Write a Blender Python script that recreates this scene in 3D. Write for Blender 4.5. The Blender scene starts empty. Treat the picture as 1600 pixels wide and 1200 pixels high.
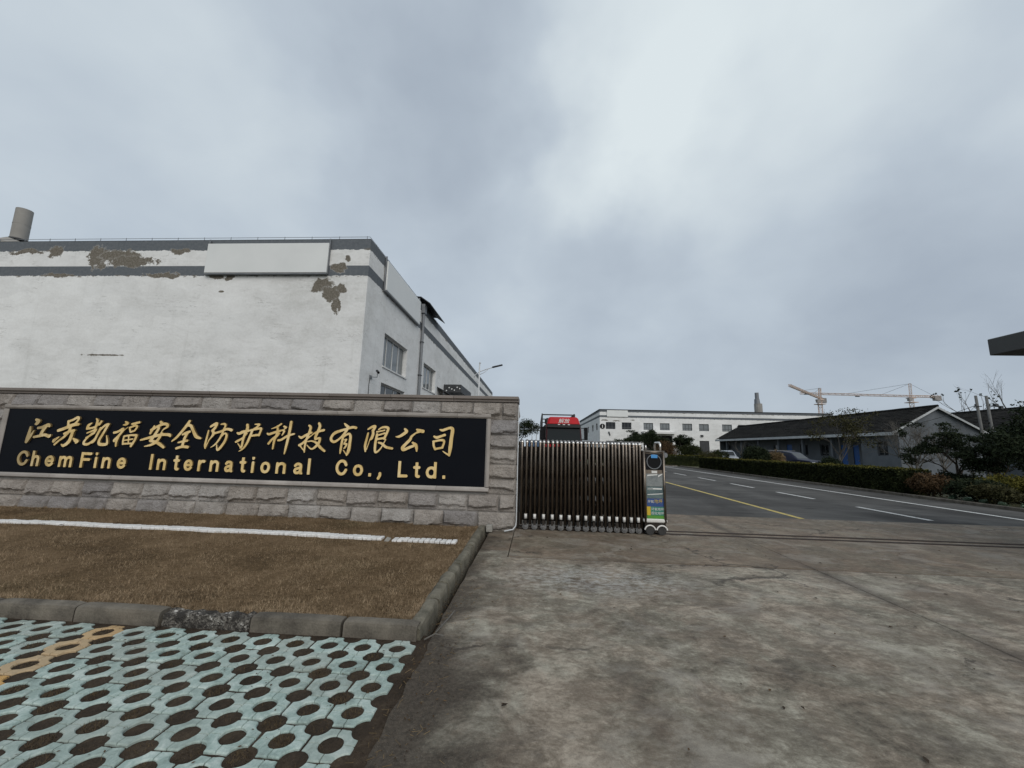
import bpy, bmesh, math, random
import numpy as np
from mathutils import Vector, Matrix, noise as mnoise

# ------------------------------------------------------------------ camera
SC = bpy.context.scene
COL = SC.collection
YAW, PITCH, ROLL = 0.0632, 0.1573, 0.0256
def cam_axes(psi, p, r):
    F = Vector((-math.sin(psi)*math.cos(p), math.cos(psi)*math.cos(p), math.sin(p)))
    R0 = Vector((math.cos(psi), math.sin(psi), 0)); U0 = R0.cross(F)
    R = R0*math.cos(r) + U0*math.sin(r); U = R.cross(F)
    return R, U, F
_R, _U, _F = cam_axes(YAW, PITCH, ROLL)
cd = bpy.data.cameras.new('camera'); cam = bpy.data.objects.new('camera', cd); COL.objects.link(cam)
cam.matrix_world = Matrix(((_R.x, _U.x, -_F.x, 0), (_R.y, _U.y, -_F.y, 0), (_R.z, _U.z, -_F.z, 1.5), (0, 0, 0, 1)))
cd.sensor_width = 36; cd.lens = 620/1600*36; cd.clip_start = 0.05; cd.clip_end = 5000
SC.camera = cam
SC.view_settings.view_transform = 'Standard'; SC.view_settings.look = 'None'
SC.view_settings.exposure = 0.3; SC.view_settings.gamma = 1.0; SC.view_settings.use_curve_mapping = False

# ------------------------------------------------------------------ node helpers
class NT:
    def __init__(s, tree): s.t = tree; s.n = tree.nodes; s.l = tree.links
    def new(s, typ, **kw):
        nd = s.n.new(typ)
        for k, v in kw.items(): setattr(nd, k, v)
        return nd
    def put(s, sock, v):
        if hasattr(v, 'is_output'): s.l.new(v, sock)
        elif isinstance(v, (tuple, list)) and len(v) == 3 and sock.type == 'RGBA': sock.default_value = (*v, 1)
        else: sock.default_value = v
    def math(s, op, a, b=0.0, c=0.0, clamp=False):
        nd = s.new('ShaderNodeMath', operation=op, use_clamp=clamp)
        s.put(nd.inputs[0], a); s.put(nd.inputs[1], b); s.put(nd.inputs[2], c); return nd.outputs[0]
    def vmath(s, op, a, b=(0, 0, 0)):
        nd = s.new('ShaderNodeVectorMath', operation=op)
        s.put(nd.inputs[0], a); s.put(nd.inputs[1], b)
        return nd.outputs['Value' if op in ('DOT_PRODUCT', 'LENGTH', 'DISTANCE') else 0]
    def pos(s): return s.new('ShaderNodeNewGeometry').outputs['Position']
    def xyz(s, v):
        nd = s.new('ShaderNodeSeparateXYZ'); s.put(nd.inputs[0], v); return nd.outputs
    def comb(s, x, y, z):
        nd = s.new('ShaderNodeCombineXYZ'); s.put(nd.inputs[0], x); s.put(nd.inputs[1], y); s.put(nd.inputs[2], z); return nd.outputs[0]
    def scale(s, v, sc): return s.vmath('MULTIPLY', v, sc)
    def noise(s, v, scale=1.0, detail=5.0, rough=0.55, dist=0.0):
        nd = s.new('ShaderNodeTexNoise'); s.put(nd.inputs['Vector'], v)
        nd.inputs['Scale'].default_value = scale; nd.inputs['Detail'].default_value = detail
        nd.inputs['Roughness'].default_value = rough; nd.inputs['Distortion'].default_value = dist
        return nd.outputs['Fac']
    def voro(s, v, scale, feature='F1'):
        nd = s.new('ShaderNodeTexVoronoi', feature=feature); s.put(nd.inputs['Vector'], v); nd.inputs['Scale'].default_value = scale
        return nd.outputs['Distance']
    def ramp(s, f, stops):
        nd = s.new('ShaderNodeValToRGB'); s.put(nd.inputs[0], f); e = nd.color_ramp.elements
        while len(e) < len(stops): e.new(0.5)
        for el, (p, c) in zip(e, stops):
            el.position = p; el.color = (*c, 1) if isinstance(c, (tuple, list)) else (c, c, c, 1)
        return nd.outputs[0]
    def smooth(s, f, a, b):
        nd = s.new('ShaderNodeMapRange', interpolation_type='SMOOTHSTEP'); s.put(nd.inputs[0], f)
        nd.inputs[1].default_value = a; nd.inputs[2].default_value = b; return nd.outputs[0]
    def mix(s, f, a, b, mode='MIX'):
        nd = s.new('ShaderNodeMix', data_type='RGBA', blend_type=mode)
        s.put(nd.inputs[0], f); s.put(nd.inputs[6], a); s.put(nd.inputs[7], b); return nd.outputs[2]
    def bump(s, h, strength=0.3, dist=0.01):
        nd = s.new('ShaderNodeBump'); s.put(nd.inputs['Height'], h)
        nd.inputs['Strength'].default_value = strength; nd.inputs['Distance'].default_value = dist; return nd.outputs[0]

SKY_LOBES = [
    ((0.239, 0.642, 0.728), 12, 0.44),
    ((0.537, 0.57, 0.621), 12, 0.14),
    ((0.115, 0.756, 0.644), 40, 0.24),
    ((0.222, 0.823, 0.523), 60, 0.1),
    ((-0.201, 0.689, 0.696), 45, -0.4),
    ((-0.34, 0.776, 0.531), 50, -0.24),
    ((-0.093, 0.839, 0.537), 70, -0.28),
    ((-0.277, 0.597, 0.753), 40, -0.12),
    ((-0.057, 0.64, 0.767), 60, -0.22),
    ((-0.495, 0.647, 0.58), 40, 0.24),
    ((-0.634, 0.517, 0.574), 20, 0.14),
    ((-0.629, 0.651, 0.424), 60, -0.14),
    ((0.162, 0.886, 0.433), 90, -0.34),
    ((0.286, 0.861, 0.421), 110, -0.16),
    ((0.71, 0.625, 0.325), 40, -0.26),
    ((0.36, 0.724, 0.589), 110, -0.16),
    ((0.534, 0.823, 0.193), 20, -0.16),
    ((-0.063, 0.983, 0.173), 25, -0.08),
    ((0.729, 0.674, 0.119), 25, -0.12),
    ((-0.033, 0.939, 0.342), 90, 0.1),
]
# ------------------------------------------------------------------ sky and sun
SUN_EL, SUN_AZ = math.radians(35), math.radians(158)      # azimuth clockwise from +Y: behind the camera, to its right
w = bpy.data.worlds.new('World'); SC.world = w; w.use_nodes = True
W = NT(w.node_tree); W.n.clear()
d = W.new('ShaderNodeTexCoord').outputs['Generated']
dx = W.xyz(d)
inv = W.math('DIVIDE', 1.0, W.math('ADD', W.math('MAXIMUM', dx[2], 0.0), 0.55))
pl = W.comb(W.math('MULTIPLY', dx[0], inv), W.math('MULTIPLY', dx[1], inv), W.math('MULTIPLY', dx[2], 0.6))
big = W.noise(pl, 1.5, 3.0, 0.5, 0.25)
med = W.noise(W.vmath('ADD', pl, (3.1, 1.7, 0.4)), 3.6, 4.0, 0.5, 0.3)
fine = W.noise(W.vmath('ADD', pl, (9.1, 4.7, 2.4)), 9.0, 4.0, 0.5, 0.2)
cl = W.math('ADD', W.math('MULTIPLY', big, 0.50), W.math('ADD', W.math('MULTIPLY', med, 0.38), W.math('MULTIPLY', fine, 0.12)))
cl = W.math('ADD', W.math('MULTIPLY', W.math('SUBTRACT', cl, 0.5), 1.15), 0.51)
wn = W.new('ShaderNodeTexNoise'); W.put(wn.inputs['Vector'], d); wn.inputs['Scale'].default_value = 5.0; wn.inputs['Detail'].default_value = 4.0
dw = W.vmath('NORMALIZE', W.vmath('ADD', d, W.vmath('MULTIPLY', W.vmath('SUBTRACT', wn.outputs['Color'], (0.5, 0.5, 0.5)), (0.30, 0.30, 0.30))))
def lobe(vec, k, amp):
    v = Vector(vec).normalized()
    dt = W.vmath('DOT_PRODUCT', dw, tuple(v))
    return W.math('MULTIPLY', W.math('EXPONENT', W.math('MULTIPLY', W.math('SUBTRACT', dt, 1.0), k)), amp)
for vec, k, amp in SKY_LOBES:
    cl = W.math('ADD', cl, lobe(vec, k, amp*(0.85 if amp < 0 else 0.72)))
cloud = W.ramp(cl, [(0.0, (0.272, 0.318, 0.383)), (0.5, (0.414, 0.472, 0.532)), (1.0, (0.605, 0.665, 0.69))])
hz = W.smooth(dx[2], 0.20, 0.0)
cloud = W.mix(W.math('MULTIPLY', hz, 0.45), cloud, (0.345, 0.392, 0.447))
sky = W.new('ShaderNodeTexSky', sky_type='NISHITA', sun_disc=False, sun_elevation=SUN_EL, sun_rotation=SUN_AZ)
blue = W.mix(1.0, sky.outputs[0], (0.07, 0.07, 0.07), 'MULTIPLY')
bg = W.new('ShaderNodeBackground'); W.put(bg.inputs[0], W.mix(0.95, blue, cloud)); bg.inputs[1].default_value = 1.0
W.l.new(bg.outputs[0], W.new('ShaderNodeOutputWorld').inputs[0])
sl = bpy.data.lights.new('sun', 'SUN'); sl.energy = 1.4; sl.angle = math.radians(50); sl.color = (1.0, 0.94, 0.86)
sun = bpy.data.objects.new('sun', sl); COL.objects.link(sun)
sd = Vector((math.sin(SUN_AZ)*math.cos(SUN_EL), math.cos(SUN_AZ)*math.cos(SUN_EL), math.sin(SUN_EL)))
sun.rotation_euler = sd.to_track_quat('Z', 'Y').to_euler()

# ------------------------------------------------------------------ materials
def mat(name, build=None, color=(0.5, 0.5, 0.5), rough=0.7, metal=0.0, spec=0.5, coat=0.0):
    m = bpy.data.materials.new(name); m.use_nodes = True
    N = NT(m.node_tree); P = N.n['Principled BSDF']
    P.inputs['Base Color'].default_value = (*color, 1); P.inputs['Roughness'].default_value = rough
    P.inputs['Metallic'].default_value = metal; P.inputs['Specular IOR Level'].default_value = spec
    P.inputs['Coat Weight'].default_value = coat
    if build:
        r = build(N)
        for k, v in r.items(): N.put(P.inputs[{'c': 'Base Color', 'r': 'Roughness', 'n': 'Normal', 'm': 'Metallic', 's': 'Specular IOR Level'}[k]], v)
    return m
def worn(name, c1, c2, scale=3.0, rough=0.75, metal=0.0, bump=0.15, bscale=60.0, spec=0.4, rnd=0.0, coat=0.0, bdist=0.004):
    def b(N):
        p = N.pos()
        if rnd:
            oi = N.new('ShaderNodeObjectInfo').outputs['Random']
            p = N.vmath('ADD', p, N.comb(N.math('MULTIPLY', oi, 17.0), N.math('MULTIPLY', oi, 5.0), 0.0))
        n1 = N.noise(p, scale, 6, 0.6); n2 = N.noise(p, bscale, 4, 0.6)
        f = N.math('ADD', N.math('MULTIPLY', n1, 0.75), N.math('MULTIPLY', n2, 0.25))
        c = N.ramp(f, [(0.32, c1), (0.68, c2)])
        if rnd:
            c = N.mix(1.0, c, N.ramp(oi, [(0.0, 1-rnd), (1.0, 1.0)]), 'MULTIPLY')
        return {'c': c, 'n': N.bump(n2, bump, bdist), 'r': N.ramp(n1, [(0.3, max(rough-0.1, 0)), (0.7, min(rough+0.1, 1))])}
    return mat(name, b, rough=rough, metal=metal, spec=spec, coat=coat)

def concrete_nodes(N, dark, mid, light, dirt=True):
    p = N.pos(); x = N.xyz(p)
    n1 = N.noise(p, 0.55, 7, 0.62, 0.4)
    n2 = N.noise(N.scale(p, (1.0, 1.15, 1.0)), 2.3, 12, 0.74, 0.5)
    n3 = N.noise(p, 42, 5, 0.72)
    n5 = N.noise(N.scale(p, (0.85, 1.3, 1.0)), 11.0, 8, 0.75, 0.3)
    f = N.math('ADD', N.math('ADD', N.math('MULTIPLY', n1, 0.20), N.math('MULTIPLY', n2, 0.38)), N.math('ADD', N.math('MULTIPLY', n3, 0.12), N.math('MULTIPLY', n5, 0.30)))
    c = N.ramp(f, [(0.412, dark), (0.490, mid), (0.568, light)])
    hv = N.smooth(N.noise(N.vmath('ADD', p, (2.2, 8.1, 0)), 1.4, 8, 0.7, 0.6), 0.42, 0.58)
    c = N.mix(1.0, c, N.mix(hv, (1.05, 0.97, 0.89), (0.98, 0.985, 0.92)), 'MULTIPLY')
    # brown earth stains, broad and soft
    st = N.smooth(N.noise(N.vmath('ADD', p, (5.3, 2.2, 0)), 0.8, 7, 0.68, 0.9), 0.47, 0.66)
    c = N.mix(N.math('MULTIPLY', st, 0.5), c, (0.125, 0.094, 0.07))
    s2 = N.smooth(N.noise(N.scale(N.vmath('ADD', p, (9.3, 4.2, 0)), (0.9, 1.15, 1)), 2.1, 11, 0.75, 0.5), 0.52, 0.64)
    c = N.mix(N.math('MULTIPLY', s2, 0.5), c, (0.082, 0.068, 0.055))
    # pale scraped laitance
    sc = N.smooth(N.noise(N.scale(N.vmath('ADD', p, (1.3, 7.7, 0)), (0.85, 1.1, 1)), 1.3, 12, 0.76, 0.5), 0.50, 0.62)
    c = N.mix(N.math('MULTIPLY', sc, 0.42), c, (0.315, 0.290, 0.25))
    bz = N.vmath('LENGTH', N.vmath('MULTIPLY', N.vmath('SUBTRACT', p, (0.75, 5.0, 0)), (0.75, 1.5, 1)))
    bm_ = N.math('MULTIPLY', N.smooth(bz, 1.15, 0.2), N.smooth(n5, 0.42, 0.60))
    c = N.mix(N.math('MULTIPLY', bm_, 0.6), c, (0.40, 0.40, 0.385))
    # small dark oil spots
    sp = N.smooth(N.noise(p, 6.5, 4, 0.6, 0.3), 0.68, 0.74)
    c = N.mix(N.math('MULTIPLY', sp, 0.7), c, (0.05, 0.043, 0.036))
    cr = N.smooth(N.voro(N.vmath('ADD', p, N.comb(N.math('MULTIPLY', n2, 1.3), N.math('MULTIPLY', n1, 1.5), 0.0)), 0.42, 'DISTANCE_TO_EDGE'), 0.013, 0.002)
    cr = N.math('MULTIPLY', cr, N.smooth(n1, 0.50, 0.54))
    c = N.mix(N.math('MULTIPLY', cr, 0.8), c, (0.035, 0.028, 0.023))
    if dirt:   # earth washed against the kerb and the paved bay
        e = N.math('ADD', x[0], N.math('MULTIPLY', N.math('SUBTRACT', N.noise(p, 1.7, 8, 0.7, 0.6), 0.5), 1.7))
        e = N.math('ADD', e, N.math('MULTIPLY', N.smooth(x[1], 2.7, 3.9), 0.42))
        e = N.smooth(e, 0.10, -0.55)
        c = N.mix(N.math('MULTIPLY', e, 0.93), c, N.ramp(n3, [(0.35, (0.022, 0.017, 0.012)), (0.7, (0.075, 0.058, 0.043))]))
        # earth caught along the joints
        jx = N.math('ABSOLUTE', N.math('SUBTRACT', x[0], N.math('ADD', 3.718, N.math('MULTIPLY', N.math('SUBTRACT', n2, 0.5), 0.25))))
        jy = N.math('ABSOLUTE', N.math('SUBTRACT', x[1], N.math('ADD', 5.797, N.math('MULTIPLY', N.math('SUBTRACT', n2, 0.5), 0.10))))
        jm = N.math('MAXIMUM', N.math('MULTIPLY', N.smooth(jx, 0.20, 0.0), N.smooth(n1, 0.40, 0.55)), N.math('MULTIPLY', N.smooth(jy, 0.07, 0.0), 0.6))
        c = N.mix(N.math('MULTIPLY', jm, 0.65), c, (0.055, 0.044, 0.036))
    gr_ = N.noise(p, 170, 3, 0.7)
    c = N.mix(N.math('MULTIPLY', N.smooth(gr_, 0.52, 0.66), 0.35), c, dark); c = N.mix(N.math('MULTIPLY', N.smooth(gr_, 0.44, 0.32), 0.22), c, light)
    h = N.math('ADD', N.math('MULTIPLY', n3, 0.7), N.math('ADD', N.math('MULTIPLY', n2, 0.8), N.math('MULTIPLY', n5, 0.5)))
    return {'c': c, 'n': N.bump(h, 0.4, 0.012), 'r': N.ramp(n2, [(0.3, 0.70), (0.7, 0.95)])}
M = {}
M['concrete'] = mat('forecourt_concrete', lambda N: concrete_nodes(N, (0.074, 0.062, 0.049), (0.182, 0.162, 0.134), (0.36, 0.335, 0.292)), spec=0.3)
M['concrete_brown'] = mat('gateway_concrete', lambda N: concrete_nodes(N, (0.080, 0.063, 0.048), (0.148, 0.122, 0.096), (0.240, 0.205, 0.166), True), spec=0.3)
def asphalt(N):
    p = N.pos(); n3 = N.noise(p, 55, 4, 0.7); n1 = N.noise(N.scale(p, (1.0, 0.5, 1)), 0.45, 6, 0.6, 0.5); n2 = N.noise(N.scale(p, (0.35, 1.5, 1)), 0.8, 6, 0.65, 0.6)
    f = N.math('ADD', N.math('MULTIPLY', n1, 0.5), N.math('ADD', N.math('MULTIPLY', n2, 0.35), N.math('MULTIPLY', n3, 0.15)))
    c = N.ramp(f, [(0.36, (0.044, 0.0425, 0.041)), (0.51, (0.085, 0.0825, 0.079)), (0.64, (0.135, 0.131, 0.125))])
    pt = N.smooth(N.noise(N.scale(p, (0.45, 1.3, 1)), 1.1, 4, 0.5, 0.7), 0.60, 0.66)
    c = N.mix(N.math('MULTIPLY', pt, 0.65), c, (0.036, 0.036, 0.036))
    return {'c': c, 'n': N.bump(n3, 0.4, 0.006)}
M['asphalt'] = mat('road_asphalt', asphalt, rough=0.92, spec=0.1)
def paint(c):
    def b(N):
        p = N.pos(); n = N.noise(p, 9, 7, 0.7); w_ = N.smooth(n, 0.50, 0.64)
        return {'c': N.mix(N.math('MULTIPLY', w_, 0.75), c, (0.13, 0.13, 0.13))}
    return b
M['line_white'] = mat('road_paint_white', paint((0.60, 0.60, 0.58)), rough=0.7)
M['line_yellow'] = mat('road_paint_yellow', paint((0.52, 0.40, 0.10)), rough=0.7)
def soil(N):
    p = N.pos(); n1 = N.noise(p, 3.0, 7, 0.65, 0.4); n2 = N.noise(p, 45, 6, 0.7); n3 = N.noise(N.scale(p, (1, 1, 1)), 140, 2, 0.5, 2.0)
    f = N.math('ADD', N.math('MULTIPLY', n1, 0.5), N.math('ADD', N.math('MULTIPLY', n2, 0.3), N.math('MULTIPLY', n3, 0.2)))
    return {'c': N.ramp(f, [(0.36, (0.020, 0.015, 0.010)), (0.52, (0.055, 0.040, 0.028)), (0.68, (0.12, 0.09, 0.06))]), 'n': N.bump(N.math('ADD', n2, n3), 0.8, 0.012)}
M['soil'] = mat('dark_soil', soil, rough=0.95, spec=0.2)
def straw(N):
    p = N.pos(); n1 = N.noise(p, 1.1, 6, 0.6, 0.4); n2 = N.noise(p, 26, 6, 0.7); n3 = N.noise(p, 0.5, 3, 0.5)
    f = N.math('ADD', N.math('MULTIPLY', n1, 0.5), N.math('MULTIPLY', n2, 0.5))
    c = N.ramp(f, [(0.36, (0.045, 0.030, 0.016)), (0.50, (0.115, 0.077, 0.042)), (0.66, (0.20, 0.140, 0.085))])
    c = N.mix(N.math('MULTIPLY', N.smooth(n3, 0.58, 0.75), 0.5), c, (0.085, 0.070, 0.036))
    return {'c': c, 'n': N.bump(n2, 0.7, 0.02)}
M['lawn_earth'] = mat('lawn_earth', straw, rough=0.95, spec=0.1)
def blade(N):
    oi = N.noise(N.pos(), 34, 3, 0.6); n1 = N.noise(N.pos(), 2.6, 8, 0.7, 0.6)
    f = N.math('ADD', N.math('MULTIPLY', oi, 0.45), N.math('MULTIPLY', n1, 0.55))
    c = N.ramp(f, [(0.36, (0.070, 0.047, 0.026)), (0.47, (0.190, 0.134, 0.080)), (0.57, (0.37, 0.275, 0.178)), (0.70, (0.27, 0.225, 0.125))])
    return {'c': c}
M['hole_grass'] = worn('dead_weed', (0.030, 0.020, 0.010), (0.105, 0.072, 0.036), 14, 0.9)
M['blade'] = mat('dry_grass_blade', blade, rough=0.85, spec=0.15)
def granite(lo, mid, hi, rnd=0.22):
    def b(N):
        p = N.pos(); oi = N.new('ShaderNodeObjectInfo').outputs['Random']
        n1 = N.noise(p, 4.0, 6, 0.6, 0.3); n2 = N.noise(p, 48, 5, 0.65); n3 = N.voro(p, 190)
        f = N.math('ADD', N.math('MULTIPLY', n1, 0.45), N.math('ADD', N.math('MULTIPLY', n2, 0.35), N.math('MULTIPLY', n3, 0.28)))
        c = N.ramp(f, [(0.34, lo), (0.5, mid), (0.68, hi)])
        c = N.mix(1.0, c, N.ramp(oi, [(0.0, (1-rnd, 1-rnd, 1-rnd*0.9)), (0.5, (1-rnd*0.4, 1-rnd*0.55, 1-rnd*0.7)), (1.0, (1, 1, 1))]), 'MULTIPLY')
        x = N.xyz(p)
        gr = N.math('MULTIPLY', N.smooth(N.math('ADD', x[2], N.math('MULTIPLY', n1, 0.5)), 0.62, 0.12), 0.35)   # splashed earth near the ground
        c = N.mix(gr, c, (0.13, 0.115, 0.095))
        n4 = N.noise(N.scale(p, (1, 1, 1.6)), 13, 6, 0.62, 0.4)
        h = N.math('ADD', N.math('MULTIPLY', n4, 1.0), N.math('MULTIPLY', n2, 0.35))
        return {'c': c, 'n': N.bump(h, 0.9, 0.05)}
    return b
M['granite'] = mat('split_granite', granite((0.150, 0.138, 0.127), (0.290, 0.272, 0.254), (0.44, 0.42, 0.40), 0.30), rough=0.85, spec=0.3)
M['mortar'] = worn('mortar', (0.22, 0.21, 0.195), (0.36, 0.345, 0.325), 6, 0.92)
M['cap'] = worn('coping_granite', (0.14, 0.118, 0.104), (0.23, 0.20, 0.18), 1.3, 0.6, bscale=120, rnd=0.15)
M['frame_stone'] = worn('frame_granite', (0.24, 0.215, 0.195), (0.40, 0.37, 0.34), 2.2, 0.5, bscale=130, rnd=0.2)
def blackg(N):
    n = N.noise(N.pos(), 220, 2, 0.5)
    return {'c': N.ramp(n, [(0.45, (0.0045, 0.0055, 0.008)), (0.75, (0.012, 0.013, 0.018))]), 'r': N.ramp(N.noise(N.pos(), 2.5, 5, 0.6), [(0.3, 0.30), (0.7, 0.42)])}
M['black'] = mat('black_granite', blackg, spec=0.07)
def gold(N):
    p = N.pos(); n = N.noise(N.scale(p, (1, 1, 0.5)), 7.0, 5, 0.6); n2 = N.noise(p, 60, 3, 0.5)
    ft = N.smooth(N.math('ADD', N.xyz(p)[0], N.math('MULTIPLY', n, 1.5)), -8.6, -9.7)     # the leftmost letters have tarnished
    c = N.ramp(N.math('ADD', N.math('MULTIPLY', n, 0.8), N.math('MULTIPLY', n2, 0.2)), [(0.34, (0.58, 0.40, 0.14)), (0.52, (0.76, 0.56, 0.25)), (0.7, (0.82, 0.66, 0.38))])
    return {'c': N.mix(N.math('MULTIPLY', ft, 0.75), c, (0.30, 0.235, 0.125))}
M['gold'] = mat('gilded_letter', gold, rough=0.5, metal=0.1, spec=0.5)
M['gold_edge'] = mat('letter_edge', color=(0.22, 0.15, 0.06), rough=0.5, metal=0.4)
M['kerb'] = worn('kerb_concrete', (0.045, 0.038, 0.030), (0.195, 0.173, 0.140), 4.0, 0.9, bump=0.6, bscale=70, rnd=0.25, bdist=0.008)
M['kerb_mossy'] = worn('mossy_kerb_concrete', (0.060, 0.055, 0.038), (0.225, 0.205, 0.16), 7.0, 0.92, bump=0.8, bscale=60, rnd=0.2, bdist=0.01)
def rubble(N):
    p = N.pos(); v = N.new('ShaderNodeTexVoronoi'); N.put(v.inputs['Vector'], p); v.inputs['Scale'].default_value = 75
    cr = N.xyz(v.outputs['Color']); n = N.noise(p, 9, 6, 0.65)
    f = N.math('MULTIPLY', cr[0], N.smooth(n, 0.36, 0.62))
    c = N.ramp(f, [(0.06, (0.030, 0.027, 0.024)), (0.40, (0.105, 0.096, 0.083)), (0.80, (0.19, 0.177, 0.158)), (0.95, (0.45, 0.43, 0.40))])
    return {'c': c, 'n': N.bump(v.outputs['Distance'], 0.9, 0.01)}
M['kerb_broken'] = mat('crumbled_kerb', rubble, rough=0.9, spec=0.3)
def paver(lo, mid, hi):
    def b(N):
        p = N.pos(); oi = N.new('ShaderNodeObjectInfo').outputs['Random']
        q = N.vmath('ADD', p, N.comb(N.math('MULTIPLY', oi, 13.0), N.math('MULTIPLY', oi, 7.0), 0.0))
        n1 = N.noise(q, 6.0, 7, 0.66, 0.6); n2 = N.noise(q, 70, 5, 0.7)
        f = N.math('ADD', N.math('MULTIPLY', n1, 0.72), N.math('MULTIPLY', n2, 0.28))
        c = N.ramp(f, [(0.30, lo), (0.48, mid), (0.68, hi)])
        c = N.mix(N.math('MULTIPLY', N.math('MULTIPLY', oi, oi), 0.55), c, (0.29, 0.305, 0.275))
        dk = N.smooth(N.noise(p, 2.2, 8, 0.7, 0.8), 0.54, 0.70)
        c = N.mix(N.math('MULTIPLY', dk, 0.45), c, (0.10, 0.105, 0.09))
        return {'c': c, 'n': N.bump(N.math('ADD', n2, N.math('MULTIPLY', n1, 0.6)), 0.45, 0.006)}
    return b
M['teal'] = mat('worn_teal_paver', paver((0.14, 0.175, 0.16), (0.29, 0.375, 0.345), (0.53, 0.60, 0.565)), rough=0.85, spec=0.25)
M['orange'] = mat('worn_orange_paver', paver((0.28, 0.165, 0.055), (0.47, 0.28, 0.10), (0.56, 0.37, 0.17)), rough=0.85, spec=0.25)
M['white_brick'] = worn('whitewashed_brick', (0.60, 0.595, 0.58), (0.80, 0.795, 0.785), 9, 0.85, rnd=0.12)
M['grey_brick'] = worn('loose_grey_brick', (0.2, 0.19, 0.17), (0.34, 0.33, 0.3), 20, 0.9)
def plaster(N, zt, far=False):
    p = N.pos(); x = N.xyz(p)
    n0 = N.noise(p, 0.22, 4, 0.5); n1 = N.noise(N.scale(p, (1, 1, 2.2)), 1.1, 7, 0.65, 0.3); n2 = N.noise(p, 9, 6, 0.65)
    f = N.math('ADD', N.math('MULTIPLY', n0, 0.35), N.math('ADD', N.math('MULTIPLY', n1, 0.4), N.math('MULTIPLY', n2, 0.25)))
    c = N.ramp(f, [(0.34, (0.53, 0.53, 0.515)), (0.48, (0.665, 0.668, 0.662)), (0.62, (0.755, 0.762, 0.76))])
    # bricked-course cracks that telegraph through
    cr = N.smooth(N.math('ABSOLUTE', N.math('SUBTRACT', N.noise(N.scale(p, (0.5, 0.5, 3.2)), 1.5, 7, 0.62, 0.6), 0.5)), 0.012, 0.002)
    cr = N.math('MULTIPLY', cr, N.smooth(N.noise(p, 0.8, 3, 0.5), 0.54, 0.62))
    c = N.mix(N.math('MULTIPLY', cr, 0.55), c, (0.27, 0.265, 0.25))
    pa = N.smooth(N.noise(N.scale(N.vmath('ADD', p, (4, 1, 2)), (0.35, 0.35, 0.9)), 1.0, 3, 0.4), 0.5, 0.53)
    c = N.mix(N.math('MULTIPLY', pa, 0.10), c, (0.42, 0.43, 0.43))
    chip = N.smooth(N.noise(N.scale(p, (1, 1, 2.5)), 4.5, 6, 0.7), 0.715, 0.73)
    c = N.mix(N.math('MULTIPLY', chip, 0.7), c, (0.20, 0.18, 0.155))
    # rain streaks
    rs = N.smooth(N.noise(N.scale(p, (2.6, 2.6, 0.16)), 1.0, 5, 0.6), 0.56, 0.75)
    c = N.mix(N.math('MULTIPLY', rs, 0.22), c, (0.36, 0.36, 0.34))
    rag = N.math('MULTIPLY', N.math('SUBTRACT', N.noise(N.scale(p, (1, 1, 0.6)), 3.2, 7, 0.7, 0.2), 0.5), 0.22)
    ragz = N.math('ADD', x[2], rag)
    band = (0.105, 0.118, 0.132)
    b1 = N.math('MULTIPLY', N.smooth(ragz, zt-0.46, zt-0.44), 1.0)
    b2 = N.math('MULTIPLY', N.smooth(ragz, zt-1.60, zt-1.585), N.smooth(x[2], zt-1.145, zt-1.16))
    bandn = N.ramp(n2, [(0.3, (0.095, 0.108, 0.122)), (0.7, (0.14, 0.152, 0.165))])
    c = N.mix(b1, c, bandn); c = N.mix(b2, c, bandn)
    # flaked-off render showing brown undercoat
    brown = N.ramp(N.noise(p, 14, 5, 0.65), [(0.3, (0.098, 0.086, 0.068)), (0.5, (0.15, 0.135, 0.112)), (0.7, (0.24, 0.222, 0.192))])
    pn = N.noise(N.scale(p, (1, 1, 1.1)), 3.4, 11, 0.78, 0.4)
    wv = N.new('ShaderNodeTexNoise'); N.put(wv.inputs['Vector'], p); wv.inputs['Scale'].default_value = 1.7; wv.inputs['Detail'].default_value = 7.0; wv.inputs['Roughness'].default_value = 0.62
    pw_ = N.vmath('ADD', p, N.vmath('MULTIPLY', N.vmath('SUBTRACT', wv.outputs['Color'], (0.5, 0.5, 0.5)), (0.9, 0.0, 0.55)))
    for (cx, cy, cz, rx, rz, k) in PEELS_FAR if far else PEELS:
        dd = N.vmath('SUBTRACT', pw_ if rz > 0.06 else p, (cx, cy, cz))
        dd = N.vmath('LENGTH', N.vmath('MULTIPLY', dd, (1/rx, 1/rx, 1/rz)))
        m_ = N.math('ADD', N.math('MULTIPLY', N.math('SUBTRACT', pn, 0.5), k), N.math('SUBTRACT', 1.0, dd))
        c = N.mix(N.math('MULTIPLY', N.smooth(m_, -0.09, -0.02), 0.6), c, (0.47, 0.465, 0.45)); c = N.mix(N.smooth(m_, 0.0, 0.05), c, brown)
    edge = N.math('MULTIPLY', N.smooth(N.math('ABSOLUTE', N.math('SUBTRACT', ragz, zt-1.6)), 0.08, 0.02), N.smooth(N.noise(N.scale(p, (1, 1, 2)), 2.6, 6, 0.7), 0.53, 0.58))
    edge2 = N.math('MULTIPLY', N.smooth(N.math('ABSOLUTE', N.math('SUBTRACT', ragz, zt-0.46)), 0.10, 0.03), N.smooth(N.noise(N.scale(p, (1, 1, 2)), 2.1, 6, 0.7), 0.53, 0.58))
    c = N.mix(N.math('MULTIPLY', edge, 0.9), c, brown); c = N.mix(N.math('MULTIPLY', edge2, 0.9), c, brown)
    return {'c': c, 'n': N.bump(N.math('ADD', N.math('MULTIPLY', n1, 0.8), N.math('MULTIPLY', n2, 0.3)), 0.45, 0.03)}
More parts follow.
